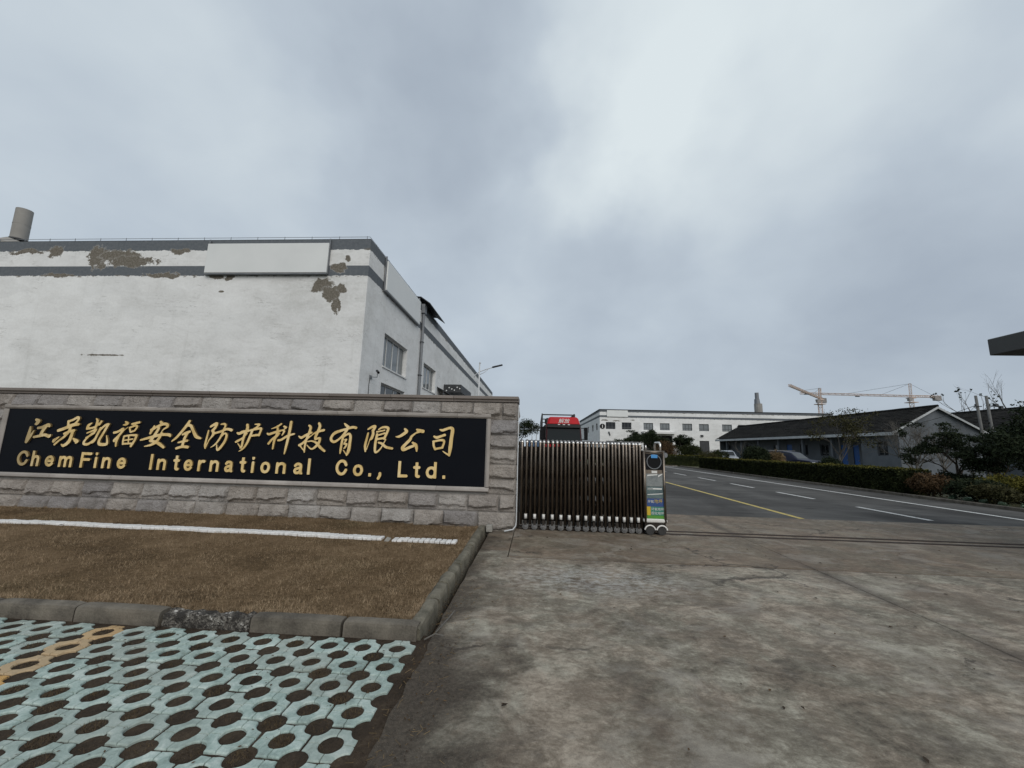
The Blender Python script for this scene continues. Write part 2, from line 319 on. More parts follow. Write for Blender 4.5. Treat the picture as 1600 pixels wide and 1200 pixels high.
PEELS = [(-8.88, 15, 7.82, 0.40, 0.30, 2.2), (-8.45, 15, 7.5, 0.34, 0.42, 2.6), (-8.1, 15, 7.78, 0.26, 0.22, 2.4), (-8.12, 15, 7.0, 0.16, 0.34, 2.0), (-19.0, 15, 9.15, 0.45, 0.5, 2.8), (-18.0, 15, 9.2, 0.9, 0.25, 3.2), (-17.4, 15, 8.95, 1.2, 0.22, 3.6), (-21.0, 15, 9.4, 0.4, 0.25, 2.6),
         (-13.5, 15, 8.25, 0.35, 0.14, 1.4), (-12.85, 15, 8.25, 0.22, 0.12, 1.4), (-8.3, 15, 8.62, 0.4, 0.22, 1.9), (-17.9, 15, 4.83, 0.85, 0.035, 4.2), (-7.9, 15, 9.05, 0.2, 0.12, 1.8),
         (-22.5, 15, 9.4, 0.7, 0.12, 1.9), (-20.6, 15, 8.3, 0.9, 0.08, 1.9), (-15.3, 15, 9.4, 0.5, 0.1, 1.8), (-13.2, 15, 7.6, 0.12, 0.05, 1.2), (-16.0, 15, 8.32, 0.8, 0.12, 2.2)]
PEELS_FAR = [(14.4, 85, 7.6, 0.7, 0.15, 1.6), (16.8, 85, 7.5, 0.8, 0.1, 1.6), (20.2, 85, 7.7, 0.5, 0.1, 1.5)]
M['plaster'] = mat('peeling_white_render', lambda N: plaster(N, 9.89), rough=0.9, spec=0.2)
M['plaster_far'] = mat('weathered_white_render', lambda N: plaster(N, 9.80, True), rough=0.9, spec=0.2)
M['board'] = worn('blank_sign_sheet', (0.62, 0.635, 0.63), (0.68, 0.695, 0.69), 0.8, 0.5, bump=0.05)
M['galv'] = worn('grey_metal', (0.13, 0.14, 0.15), (0.22, 0.23, 0.245), 3, 0.55, metal=0.3)
M['dark_metal'] = worn('dark_metal', (0.025, 0.027, 0.03), (0.06, 0.063, 0.067), 4, 0.6, metal=0.3)
M['vent'] = worn('weathered_duct_sheet', (0.20, 0.19, 0.175), (0.31, 0.30, 0.28), 1.2, 0.75)
M['glass'] = mat('window_glass', color=(0.016, 0.019, 0.021), rough=0.05, spec=0.35)
def curt(N):
    x = N.xyz(N.pos()); s_ = N.math('SINE', N.math('MULTIPLY', N.math('ADD', N.math('ADD', x[0], x[1]), N.math('MULTIPLY', N.noise(N.pos(), 2.0, 3), 0.25)), 34.0))
    return {'c': N.ramp(N.math('MULTIPLY_ADD', s_, 0.5, 0.5), [(0.0, (0.09, 0.10, 0.105)), (1.0, (0.17, 0.185, 0.19))])}
M['curtained_glass'] = mat('curtained_glass', curt, rough=0.12, spec=0.5)
M['upvc'] = worn('white_window_frame', (0.5, 0.5, 0.49), (0.66, 0.66, 0.65), 3, 0.5)
M['far_frame'] = mat('dark_window_frame', color=(0.05, 0.055, 0.06), rough=0.5)
M['pale_glass'] = mat('pale_window_glass', color=(0.16, 0.175, 0.18), rough=0.1, spec=0.6)
def tiles(N):
    p = N.pos(); n = N.noise(p, 1.2, 7, 0.65); n2 = N.noise(p, 14, 4, 0.6)
    return {'c': N.ramp(N.math('ADD', N.math('MULTIPLY', n, 0.6), N.math('MULTIPLY', n2, 0.4)), [(0.38, (0.006, 0.006, 0.006)), (0.52, (0.015, 0.0145, 0.0135)), (0.68, (0.034, 0.032, 0.028))]), 'n': N.bump(n2, 0.5, 0.03)}
M['tiles'] = mat('dark_roof_tile', tiles, rough=0.9, spec=0.1)
M['house_wall'] = worn('grey_cement_wall', (0.075, 0.087, 0.10), (0.135, 0.15, 0.167), 1.0, 0.92, bscale=25)
M['fascia'] = worn('pale_fascia', (0.34, 0.36, 0.37), (0.47, 0.49, 0.5), 2, 0.8)
M['blue'] = worn('blue_door_paint', (0.012, 0.07, 0.26), (0.02, 0.11, 0.36), 2, 0.5)
def steel(N):
    p = N.pos(); n = N.noise(N.scale(p, (6, 6, 0.8)), 2.0, 5, 0.6); n2 = N.noise(p, 3, 5, 0.6)
    return {'c': N.ramp(N.math('ADD', N.math('MULTIPLY', n, 0.6), N.math('MULTIPLY', n2, 0.4)), [(0.35, (0.15, 0.122, 0.098)), (0.65, (0.27, 0.232, 0.195))]), 'r': N.ramp(n, [(0.3, 0.30), (0.7, 0.42)])}
M['steel'] = mat('dull_stainless_steel', steel, metal=1.0)
M['steel_dark'] = worn('grimy_steel', (0.02, 0.016, 0.013), (0.05, 0.042, 0.035), 5, 0.6, metal=0.5)
M['chrome'] = mat('bright_stainless', color=(0.72, 0.70, 0.67), rough=0.28, metal=0.85)
M['white_metal'] = worn('white_enamel', (0.55, 0.54, 0.51), (0.74, 0.73, 0.70), 5, 0.45)
M['rubber'] = worn('grey_rubber', (0.02, 0.02, 0.02), (0.05, 0.049, 0.047), 20, 0.85)
M['wheel_grey'] = worn('cast_wheel', (0.10, 0.10, 0.10), (0.22, 0.218, 0.215), 25, 0.5, metal=0.3)
M['black_plastic'] = mat('black_plastic', color=(0.006, 0.006, 0.007), rough=0.35, spec=0.15)
M['truck_glass'] = mat('truck_windscreen_glass', color=(0.010, 0.015, 0.018), rough=0.12, spec=0.05)
M['poster_grey'] = worn('torn_poster', (0.12, 0.14, 0.145), (0.26, 0.275, 0.27), 14, 0.7)
M['poster_dark'] = worn('faded_teal_poster', (0.045, 0.075, 0.085), (0.13, 0.18, 0.18), 11, 0.7)
M['poster_green'] = mat('green_poster', color=(0.015, 0.17, 0.12), rough=0.6)
M['poster_lime'] = mat('lime_poster', color=(0.07, 0.25, 0.025), rough=0.6)
M['poster_blue'] = mat('blue_poster', color=(0.02, 0.06, 0.20), rough=0.6)
M['poster_yellow'] = mat('yellow_poster', color=(0.55, 0.38, 0.02), rough=0.6)
M['sticker'] = mat('blue_sticker', color=(0.05, 0.25, 0.55), rough=0.5)
M['ink_white'] = mat('white_print', color=(0.62, 0.62, 0.6), rough=0.6)
M['red'] = worn('red_truck_paint', (0.34, 0.006, 0.011), (0.44, 0.010, 0.016), 2, 0.45, bump=0.02, spec=0.2)
M['red_dark'] = worn('dark_maroon_paint', (0.035, 0.006, 0.008), (0.075, 0.010, 0.013), 3, 0.6)  # much darker red for the upper part of the cab
M['canvas'] = worn('dark_tarpaulin', (0.02, 0.022, 0.022), (0.05, 0.05, 0.048), 3, 0.8)
M['crane'] = worn('hazed_crane_paint', (0.50, 0.39, 0.33), (0.58, 0.48, 0.42), 0.3, 0.8)  # crane orange paled in the colour itself to stand for distance haze
M['crane_block'] = worn('counterweight_concrete', (0.22, 0.21, 0.20), (0.30, 0.28, 0.27), 0.3, 0.9)
M['pole'] = worn('weathered_concrete_pole', (0.085, 0.085, 0.083), (0.15, 0.15, 0.145), 2, 0.9)
M['lamp_white'] = worn('pale_galvanised_pole', (0.42, 0.44, 0.45), (0.55, 0.56, 0.57), 2, 0.55)
M['bark'] = worn('bark', (0.03, 0.024, 0.018), (0.085, 0.07, 0.055), 12, 0.95, bump=0.6, bscale=40)
M['twig'] = worn('grey_twig', (0.075, 0.07, 0.062), (0.145, 0.135, 0.12), 6, 0.95)
def leaf(name, lo, mid, hi, sc=2.2):
    def b(N):
        p = N.pos(); n1 = N.noise(p, sc, 4, 0.6); n2 = N.noise(p, 23, 2, 0.5)
        f = N.math('ADD', N.math('MULTIPLY', n1, 0.55), N.math('MULTIPLY', n2, 0.45))
        return {'c': N.ramp(f, [(0.34, lo), (0.5, mid), (0.66, hi)])}
    return mat(name, b, rough=0.75, spec=0.12)
M['leaf_dark'] = leaf('dark_evergreen_leaf', (0.0072, 0.0115, 0.0058), (0.0158, 0.0238, 0.0108), (0.0346, 0.0432, 0.0202))
M['leaf_hedge'] = leaf('hedge_leaf', (0.0072, 0.0108, 0.0043), (0.0187, 0.0245, 0.0079), (0.0468, 0.0518, 0.0158))
M['leaf_olive'] = leaf('olive_leaf', (0.0202, 0.0216, 0.0086), (0.0432, 0.0418, 0.0173), (0.0720, 0.0662, 0.0288))
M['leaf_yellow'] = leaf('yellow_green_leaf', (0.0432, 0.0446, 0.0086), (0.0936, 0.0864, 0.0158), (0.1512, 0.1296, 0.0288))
M['leaf_rust'] = leaf('rust_leaf', (0.030, 0.020, 0.011), (0.070, 0.043, 0.022), (0.125, 0.078, 0.040))
M['leaf_straw'] = leaf('straw_coloured_leaf', (0.09, 0.062, 0.03), (0.17, 0.12, 0.06), (0.25, 0.18, 0.10))
M['leaf_cabbage'] = leaf('pale_cabbage_leaf', (0.05, 0.09, 0.06), (0.14, 0.20, 0.14), (0.30, 0.36, 0.28))
M['far_grass'] = worn('rough_grass', (0.035, 0.038, 0.016), (0.085, 0.08, 0.035), 0.8, 0.95)
M['car_paint'] = mat('dark_blue_car_paint', color=(0.010, 0.013, 0.03), rough=0.35, spec=0.25)
M['car_silver'] = mat('silver_car_paint', color=(0.30, 0.32, 0.35), rough=0.3, metal=0.4, coat=0.4)
M['canopy'] = worn('charcoal_panel', (0.035, 0.038, 0.038), (0.06, 0.063, 0.062), 1.0, 0.5)
M['rail'] = worn('rusty_gate_rail', (0.025, 0.018, 0.015), (0.07, 0.05, 0.042), 8, 0.7, metal=0.3)
M['pvc'] = mat('white_pvc_pipe', color=(0.6, 0.6, 0.58), rough=0.4)
M['shed_blue'] = worn('blue_sheet_metal', (0.05, 0.11, 0.22), (0.09, 0.17, 0.30), 1, 0.6)
M['pipe_grey'] = worn('grey_pipe_cladding', (0.2, 0.23, 0.26), (0.3, 0.33, 0.36), 1, 0.6)

# ------------------------------------------------------------------ objects
def tag(o, label=None, cat=None, group=None, kind=None):
    if label: o['label'] = label
    if cat: o['category'] = cat
    if group: o['group'] = group
    if kind: o['kind'] = kind
    return o
def empty(name, loc, label, cat, group=None):
    o = bpy.data.objects.new(name, None); COL.objects.link(o); o.location = loc; o.empty_display_size = 0.2
    return tag(o, label, cat, group)
def worigin(o):
    v = Vector((0, 0, 0))
    while o is not None: v += Vector(o.location); o = o.parent
    return v
class MB:
    """collects vertices and faces given in world coordinates"""
    def __init__(s): s.v = []; s.f = []; s.m = []
    def add(s, vs, fs, mi=0):
        b = len(s.v); s.v += [tuple(p) for p in vs]; s.f += [tuple(i+b for i in f) for f in fs]; s.m += [mi]*len(fs); return s
    def box(s, x0, x1, y0, y1, z0, z1, mi=0):
        return s.add([(x0, y0, z0), (x1, y0, z0), (x1, y1, z0), (x0, y1, z0), (x0, y0, z1), (x1, y0, z1), (x1, y1, z1), (x0, y1, z1)],
                     [(0, 3, 2, 1), (4, 5, 6, 7), (0, 1, 5, 4), (1, 2, 6, 5), (2, 3, 7, 6), (3, 0, 4, 7)], mi)
    def hexa(s, bot, top, mi=0):
        return s.add(list(bot)+list(top), [(0, 3, 2, 1), (4, 5, 6, 7), (0, 1, 5, 4), (1, 2, 6, 5), (2, 3, 7, 6), (3, 0, 4, 7)], mi)
    def tube(s, pts, r, n=8, mi=0, caps=True):
        pts = [Vector(p) for p in pts]; rs = r if isinstance(r, (list, tuple)) else [r]*len(pts)
        vs = []; up = None
        for i, p in enumerate(pts):
            t = (pts[min(i+1, len(pts)-1)] - pts[max(i-1, 0)]).normalized()
            if up is None: up = t.orthogonal().normalized()
            up = (up - t*up.dot(t)).normalized(); sd_ = t.cross(up)
            for k in range(n):
                a = 2*math.pi*(k+0.5)/n; vs.append(p + (up*math.cos(a) + sd_*math.sin(a))*rs[i])
        fs = [(i*n+k, i*n+(k+1) % n, (i+1)*n+(k+1) % n, (i+1)*n+k) for i in range(len(pts)-1) for k in range(n)]
        if caps: fs += [tuple(range(n-1, -1, -1)), tuple((len(pts)-1)*n+k for k in range(n))]
        return s.add(vs, fs, mi)
    def cyl(s, c, ax, r, L, n=16, mi=0):
        c = Vector(c); a = Vector(ax).normalized()*L/2; return s.tube([c-a, c+a], r, n, mi)
    def prism(s, poly, axis, a0, a1, mi=0):
        """poly of 2-D points extruded along axis ('x': poly in yz, 'y': xz, 'z': xy)"""
        def P(u, v, a): return {'x': (a, u, v), 'y': (u, a, v), 'z': (u, v, a)}[axis]
        n = len(poly); vs = [P(u, v, a0) for u, v in poly] + [P(u, v, a1) for u, v in poly]
        return s.add(vs, [tuple(range(n-1, -1, -1)), tuple(range(n, 2*n))] + [(i, (i+1) % n, n+(i+1) % n, n+i) for i in range(n)], mi)
    def build(s, name, m, parent=None, bevel=0.0, smooth=False, data_only=False, kind=None, label=None):
        me = bpy.data.meshes.new(name)
        o0 = worigin(parent)
        me.from_pydata([(x-o0.x, y-o0.y, z-o0.z) for x, y, z in s.v], [], s.f)
        for mm in (m if isinstance(m, (list, tuple)) else [m]): me.materials.append(mm)
        if isinstance(m, (list, tuple)): me.polygons.foreach_set('material_index', s.m)
        bm = bmesh.new(); bm.from_mesh(me); bmesh.ops.recalc_face_normals(bm, faces=bm.faces)
        if bevel: bmesh.ops.bevel(bm, geom=[e for e in bm.edges if e.is_manifold and e.calc_face_angle(0) > 0.5], offset=bevel, segments=1, affect='EDGES', profile=0.5)
        bm.to_mesh(me); bm.free()
        if smooth: me.polygons.foreach_set('use_smooth', [True]*len(me.polygons))
        me.update()
        o = bpy.data.objects.new(name, me); COL.objects.link(o); o.parent = parent
        if kind: o['kind'] = kind
        if label: o['label'] = label
        return o
def link(name, me, parent, loc, rot=(0, 0, 0), scale=(1, 1, 1)):
    """another object on shared mesh data; loc in world coordinates"""
    o = bpy.data.objects.new(name, me); COL.objects.link(o); o.parent = parent
    o.location = Vector(loc) - worigin(parent); o.rotation_euler = rot; o.scale = scale
    return o
def array_mesh(name, V, nper, m, parent=None, kind=None):
    """V: (n*nper,3) array of vertices, every nper consecutive ones a face"""
    n = len(V)//nper; me = bpy.data.meshes.new(name)
    o0 = worigin(parent); V = V - np.array(o0)
    me.vertices.add(len(V)); me.vertices.foreach_set('co', V.astype(np.float32).ravel())
    me.loops.add(len(V)); me.loops.foreach_set('vertex_index', np.arange(len(V), dtype=np.int32))
    me.polygons.add(n); me.polygons.foreach_set('loop_start', np.arange(0, len(V), nper, dtype=np.int32))
    me.materials.append(m); me.update(calc_edges=True); me.validate()
    o = bpy.data.objects.new(name, me); COL.objects.link(o); o.parent = parent
    if kind: o['kind'] = kind
    return o
def copy_tree(o, parent=None):
    c = o.copy(); COL.objects.link(c); c.parent = parent
    for ch in list(o.children): copy_tree(ch, c)
    return c
def text_mesh(body, size, bold=0.0, extrude=0.01, shear=0.0, align='LEFT', spacing=1.0):
    cu = bpy.data.curves.new('lettering', 'FONT'); cu.body = body; cu.size = size; cu.offset = bold; cu.extrude = extrude; cu.shear = shear
    cu.align_x = align; cu.resolution_u = 3; cu.space_character = spacing
    ob = bpy.data.objects.new('lettering', cu); COL.objects.link(ob)
    dg = bpy.context.evaluated_depsgraph_get(); me = bpy.data.meshes.new_from_object(ob.evaluated_get(dg))
    bpy.data.objects.remove(ob); bpy.data.curves.remove(cu); me.name = 'lettering'; return me
def lettering(name, body, m, parent, loc, size, rotz=0.0, **kw):
    me = text_mesh(body, size, **kw); me.materials.clear(); me.materials.append(m)
    return link(name, me, parent, loc, (math.pi/2, 0, rotz))
def leaves(rng, centers, radii, n, size, shell=0.5, flat=0.0):
    """n leaf quads scattered in ellipsoid clumps: centers (k,3), radii (k,3)"""
    centers = np.asarray(centers, float); radii = np.asarray(radii, float); k = len(centers)
    wgt = radii.prod(1)**(2/3); idx = rng.choice(k, n, p=wgt/wgt.sum())
    dirs = rng.normal(size=(n, 3)); dirs /= np.linalg.norm(dirs, axis=1)[:, None]
    rad = (shell + (1-shell)*rng.random(n)**0.6) * (1+0.12*rng.normal(size=n))
    c = centers[idx] + dirs*rad[:, None]*radii[idx]
    a = rng.normal(size=(n, 3)); a[:, 2] *= (1-flat); a /= np.linalg.norm(a, axis=1)[:, None]
    b = np.cross(a, rng.normal(size=(n, 3))); b /= np.linalg.norm(b, axis=1)[:, None]
    s = size*(0.6+0.8*rng.random(n))[:, None]; a = a*s; b = b*s*0.55
    return np.stack([c-a, c-b*0.9, c+a, c+b*0.9], 1).reshape(-1, 3)

SIGN_CHARS = [
    ('江', '-10.180,1.805,0.046 -10.125,1.777,0.076 -10.153,1.725,0.061 -10.191,1.717,0.012; -10.272,1.656,0.030 -10.271,1.583,0.057 -10.289,1.423,0.068 -10.304,1.350,0.038; -10.298,1.358,0.060 -10.236,1.468,0.057 -10.177,1.585,0.018; -10.101,1.638,0.045 -10.010,1.655,0.054 -9.894,1.701,0.073 -9.856,1.673,0.030; -9.941,1.664,0.060 -9.992,1.575,0.063 -10.019,1.487,0.054; -10.154,1.455,0.042 -10.033,1.480,0.051 -9.928,1.504,0.054 -9.828,1.477,0.060 -9.803,1.507,0.024'),
    ('苏', '-9.471,1.791,0.036 -9.454,1.711,0.054 -9.445,1.667,0.045; -9.470,1.783,0.042 -9.368,1.822,0.042 -9.283,1.868,0.051 -9.254,1.839,0.042 -9.306,1.750,0.042 -9.403,1.690,0.042; -9.650,1.597,0.054 -9.518,1.644,0.057 -9.360,1.713,0.063 -9.239,1.730,0.051; -9.511,1.536,0.039 -9.411,1.581,0.045 -9.306,1.605,0.051; -9.334,1.590,0.060 -9.344,1.489,0.063 -9.381,1.373,0.065 -9.475,1.299,0.053 -9.528,1.326,0.015; -9.400,1.676,0.057 -9.412,1.588,0.051 -9.484,1.486,0.045 -9.590,1.397,0.033 -9.668,1.323,0.042 -9.666,1.316,0.024; -9.606,1.468,0.021 -9.699,1.394,0.063 -9.701,1.365,0.027; -9.296,1.447,0.024 -9.232,1.405,0.068 -9.191,1.392,0.053 -9.222,1.355,0.024'),
    ('凯', '-8.873,1.854,0.021 -8.839,1.804,0.051 -8.850,1.702,0.048 -8.862,1.644,0.030; -8.949,1.765,0.015 -9.016,1.713,0.054 -9.035,1.652,0.045; -9.034,1.648,0.045 -8.884,1.680,0.036 -8.751,1.792,0.033; -8.753,1.799,0.042 -8.786,1.733,0.036; -9.016,1.561,0.027 -8.873,1.622,0.039 -8.835,1.630,0.039 -8.875,1.558,0.036; -9.012,1.468,0.036 -8.861,1.565,0.033; -8.906,1.557,0.036 -8.983,1.476,0.033 -9.044,1.396,0.042 -9.041,1.346,0.047 -8.955,1.341,0.047 -8.861,1.414,0.033 -8.827,1.473,0.012; -8.741,1.662,0.048 -8.792,1.531,0.045 -8.830,1.415,0.041 -8.874,1.364,0.021; -8.750,1.632,0.042 -8.659,1.721,0.042 -8.594,1.744,0.051; -8.599,1.730,0.048 -8.662,1.577,0.045 -8.725,1.432,0.047 -8.717,1.354,0.056 -8.630,1.342,0.056 -8.550,1.365,0.047 -8.589,1.521,0.018'),
    ('福', '-8.235,1.804,0.026 -8.188,1.773,0.050 -8.224,1.747,0.045 -8.277,1.739,0.011; -8.439,1.582,0.045 -8.361,1.603,0.042 -8.263,1.663,0.042 -8.262,1.624,0.045 -8.331,1.521,0.045 -8.410,1.430,0.045 -8.391,1.405,0.018; -8.325,1.521,0.042 -8.357,1.406,0.042 -8.354,1.318,0.031; -8.090,1.762,0.034 -7.998,1.784,0.042 -7.939,1.798,0.042; -8.131,1.691,0.029 -8.094,1.603,0.034; -8.117,1.691,0.034 -8.016,1.732,0.042 -7.970,1.708,0.037 -8.010,1.630,0.034; -8.087,1.603,0.031 -8.010,1.630,0.031; -8.166,1.697,0.013 -8.253,1.612,0.011; -8.213,1.511,0.031 -8.219,1.435,0.034 -8.212,1.359,0.031; -8.208,1.517,0.031 -8.075,1.540,0.034 -7.953,1.542,0.044; -7.951,1.530,0.044 -7.975,1.441,0.044 -8.035,1.326,0.044; -8.213,1.365,0.034 -8.085,1.375,0.031 -8.018,1.376,0.031; -8.192,1.435,0.024 -8.020,1.465,0.026; -8.114,1.526,0.026 -8.099,1.374,0.023'),
    ('安', '-7.485,1.814,0.050 -7.459,1.783,0.050 -7.489,1.757,0.024; -7.607,1.735,0.026 -7.635,1.664,0.047 -7.669,1.587,0.044; -7.660,1.651,0.050 -7.550,1.717,0.047 -7.424,1.777,0.050 -7.341,1.766,0.055 -7.334,1.722,0.044 -7.406,1.669,0.023 -7.438,1.618,0.016; -7.848,1.450,0.031 -7.725,1.485,0.044 -7.571,1.532,0.052 -7.402,1.568,0.049 -7.267,1.565,0.057 -7.242,1.540,0.036; -7.505,1.693,0.047 -7.554,1.590,0.052 -7.615,1.475,0.052 -7.649,1.436,0.036 -7.553,1.426,0.052 -7.436,1.378,0.059 -7.345,1.318,0.044; -7.433,1.593,0.047 -7.460,1.516,0.052 -7.523,1.414,0.054 -7.634,1.355,0.041 -7.751,1.327,0.013'),
    ('全', '-6.882,1.846,0.044 -6.923,1.769,0.055 -7.010,1.640,0.049 -7.110,1.512,0.044 -7.192,1.441,0.021; -6.916,1.763,0.049 -6.840,1.752,0.055 -6.770,1.646,0.054 -6.700,1.547,0.064 -6.601,1.512,0.031; -6.986,1.578,0.036 -6.925,1.611,0.044 -6.849,1.638,0.044; -6.886,1.618,0.047 -6.934,1.504,0.052 -6.961,1.340,0.049; -7.054,1.419,0.028 -6.977,1.440,0.036 -6.874,1.461,0.044; -7.075,1.306,0.044 -6.961,1.340,0.044 -6.847,1.337,0.054'),
    ('防', '-6.425,1.748,0.039 -6.352,1.794,0.049 -6.307,1.808,0.049 -6.329,1.732,0.049 -6.379,1.667,0.046; -6.374,1.680,0.044 -6.350,1.605,0.054 -6.391,1.529,0.028 -6.435,1.466,0.013; -6.459,1.666,0.028 -6.473,1.540,0.036 -6.490,1.389,0.041 -6.479,1.321,0.023; -6.414,1.504,0.015 -6.475,1.340,0.026; -6.219,1.797,0.021 -6.153,1.805,0.041 -6.122,1.774,0.036 -6.151,1.698,0.028; -6.325,1.618,0.036 -6.198,1.659,0.041 -6.086,1.706,0.044 -5.991,1.689,0.054; -6.157,1.647,0.036 -6.205,1.521,0.036 -6.280,1.407,0.031 -6.369,1.340,0.010; -6.172,1.572,0.031 -6.114,1.623,0.028 -6.075,1.587,0.041 -6.092,1.474,0.046 -6.166,1.348,0.048 -6.224,1.297,0.036 -6.252,1.395,0.015'),
    ('护', '-5.858,1.636,0.033 -5.817,1.624,0.049 -5.749,1.657,0.056 -5.634,1.684,0.043; -5.675,1.796,0.049 -5.665,1.721,0.054 -5.702,1.608,0.048 -5.726,1.495,0.043 -5.736,1.371,0.038 -5.771,1.345,0.013; -5.866,1.461,0.036 -5.829,1.480,0.043 -5.733,1.545,0.031 -5.653,1.634,0.013; -5.823,1.431,0.015 -5.745,1.346,0.028; -5.519,1.812,0.018 -5.433,1.808,0.044 -5.473,1.763,0.028 -5.535,1.731,0.010; -5.595,1.692,0.036 -5.494,1.719,0.041 -5.391,1.734,0.043 -5.386,1.696,0.038 -5.413,1.602,0.041; -5.568,1.586,0.033 -5.478,1.601,0.041 -5.414,1.608,0.036; -5.557,1.699,0.041 -5.588,1.586,0.046 -5.640,1.435,0.043 -5.704,1.335,0.033 -5.782,1.280,0.010'),
    ('科', '-5.175,1.732,0.010 -5.069,1.772,0.031 -4.984,1.830,0.033; -5.248,1.643,0.023 -5.207,1.626,0.043 -5.095,1.666,0.043 -4.981,1.699,0.036; -5.057,1.785,0.033 -5.042,1.661,0.046 -5.088,1.511,0.043 -5.101,1.350,0.030; -5.072,1.585,0.035 -5.142,1.522,0.038 -5.197,1.446,0.043; -5.001,1.649,0.028 -5.044,1.574,0.015; -4.920,1.782,0.036 -4.878,1.764,0.033 -4.919,1.726,0.015; -4.957,1.712,0.025 -4.909,1.689,0.038 -4.945,1.613,0.018; -5.011,1.513,0.035 -4.947,1.527,0.040 -4.827,1.604,0.040 -4.702,1.644,0.030; -4.787,1.872,0.048 -4.794,1.766,0.051 -4.811,1.579,0.050 -4.839,1.381,0.043 -4.857,1.258,0.020'),
    ('技', '-4.601,1.601,0.022 -4.547,1.575,0.046 -4.452,1.631,0.042 -4.355,1.677,0.037; -4.415,1.811,0.038 -4.383,1.774,0.046 -4.400,1.676,0.046 -4.442,1.545,0.042 -4.462,1.415,0.035 -4.460,1.298,0.020; -4.552,1.413,0.026 -4.462,1.319,0.015; -4.576,1.429,0.042 -4.513,1.468,0.042 -4.432,1.556,0.031 -4.318,1.645,0.013; -4.329,1.645,0.022 -4.233,1.696,0.042 -4.113,1.731,0.042; -4.222,1.859,0.042 -4.199,1.799,0.051 -4.233,1.690,0.048 -4.268,1.592,0.048 -4.268,1.544,0.022; -4.415,1.503,0.018 -4.327,1.515,0.026 -4.233,1.480,0.042 -4.158,1.402,0.048 -4.061,1.330,0.037; -4.263,1.549,0.031 -4.181,1.573,0.042 -4.189,1.487,0.046 -4.258,1.399,0.041 -4.333,1.365,0.026 -4.425,1.438,0.011'),
    ('有', '-3.476,1.789,0.046 -3.549,1.798,0.046 -3.701,1.751,0.042 -3.874,1.688,0.053 -3.944,1.611,0.046 -3.949,1.546,0.046 -3.890,1.510,0.046 -3.815,1.549,0.037 -3.734,1.626,0.037 -3.665,1.725,0.046 -3.638,1.801,0.046; -3.712,1.867,0.020 -3.675,1.833,0.046 -3.627,1.801,0.042; -3.711,1.627,0.041 -3.733,1.498,0.041 -3.743,1.370,0.041 -3.749,1.295,0.022; -3.699,1.617,0.028 -3.615,1.672,0.039 -3.572,1.626,0.046 -3.575,1.480,0.052 -3.586,1.352,0.058 -3.616,1.262,0.026; -3.617,1.267,0.022 -3.692,1.360,0.013; -3.682,1.553,0.024 -3.644,1.559,0.028 -3.687,1.488,0.022; -3.686,1.472,0.024 -3.636,1.474,0.037 -3.663,1.404,0.028 -3.689,1.392,0.011'),
    ('限', '-3.235,1.767,0.026 -3.161,1.812,0.046 -3.101,1.824,0.046 -3.133,1.742,0.046; -3.144,1.748,0.037 -3.128,1.684,0.050 -3.154,1.597,0.050 -3.185,1.565,0.019; -3.228,1.692,0.030 -3.251,1.563,0.041 -3.268,1.445,0.045 -3.254,1.345,0.026; -3.185,1.565,0.013 -3.235,1.383,0.017; -3.050,1.675,0.041 -3.070,1.514,0.045 -3.069,1.366,0.041 -3.038,1.335,0.034 -2.957,1.414,0.024 -2.871,1.586,0.015; -3.029,1.764,0.020 -2.955,1.809,0.037 -2.866,1.811,0.046 -2.841,1.768,0.046 -2.905,1.596,0.043; -3.058,1.721,0.030 -2.906,1.756,0.024; -3.042,1.653,0.028 -2.902,1.700,0.030; -3.047,1.582,0.039 -2.917,1.606,0.035; -3.009,1.519,0.030 -2.941,1.499,0.041 -2.860,1.438,0.045 -2.738,1.414,0.041'),
    ('公', '-2.513,1.786,0.037 -2.477,1.744,0.058 -2.549,1.679,0.052 -2.623,1.640,0.041 -2.683,1.638,0.011; -2.283,1.786,0.024 -2.233,1.766,0.060 -2.161,1.752,0.062; -2.237,1.745,0.049 -2.300,1.711,0.026 -2.372,1.651,0.041 -2.401,1.587,0.051 -2.482,1.500,0.051 -2.532,1.435,0.062 -2.513,1.394,0.051 -2.413,1.438,0.049 -2.328,1.472,0.045; -2.348,1.535,0.030 -2.286,1.494,0.058 -2.266,1.442,0.051 -2.257,1.374,0.023'),
    ('司', '-1.826,1.791,0.026 -1.771,1.782,0.045 -1.644,1.827,0.045 -1.588,1.797,0.062 -1.602,1.638,0.062 -1.615,1.459,0.066 -1.629,1.312,0.036; -1.635,1.322,0.036 -1.673,1.337,0.030 -1.756,1.387,0.013; -1.938,1.661,0.030 -1.883,1.641,0.051 -1.798,1.670,0.041 -1.734,1.693,0.045; -1.944,1.566,0.038 -1.933,1.482,0.038 -1.903,1.420,0.038; -1.943,1.561,0.036 -1.837,1.590,0.036 -1.761,1.592,0.045 -1.738,1.560,0.036 -1.765,1.465,0.038; -1.903,1.425,0.038 -1.765,1.455,0.036'),
]
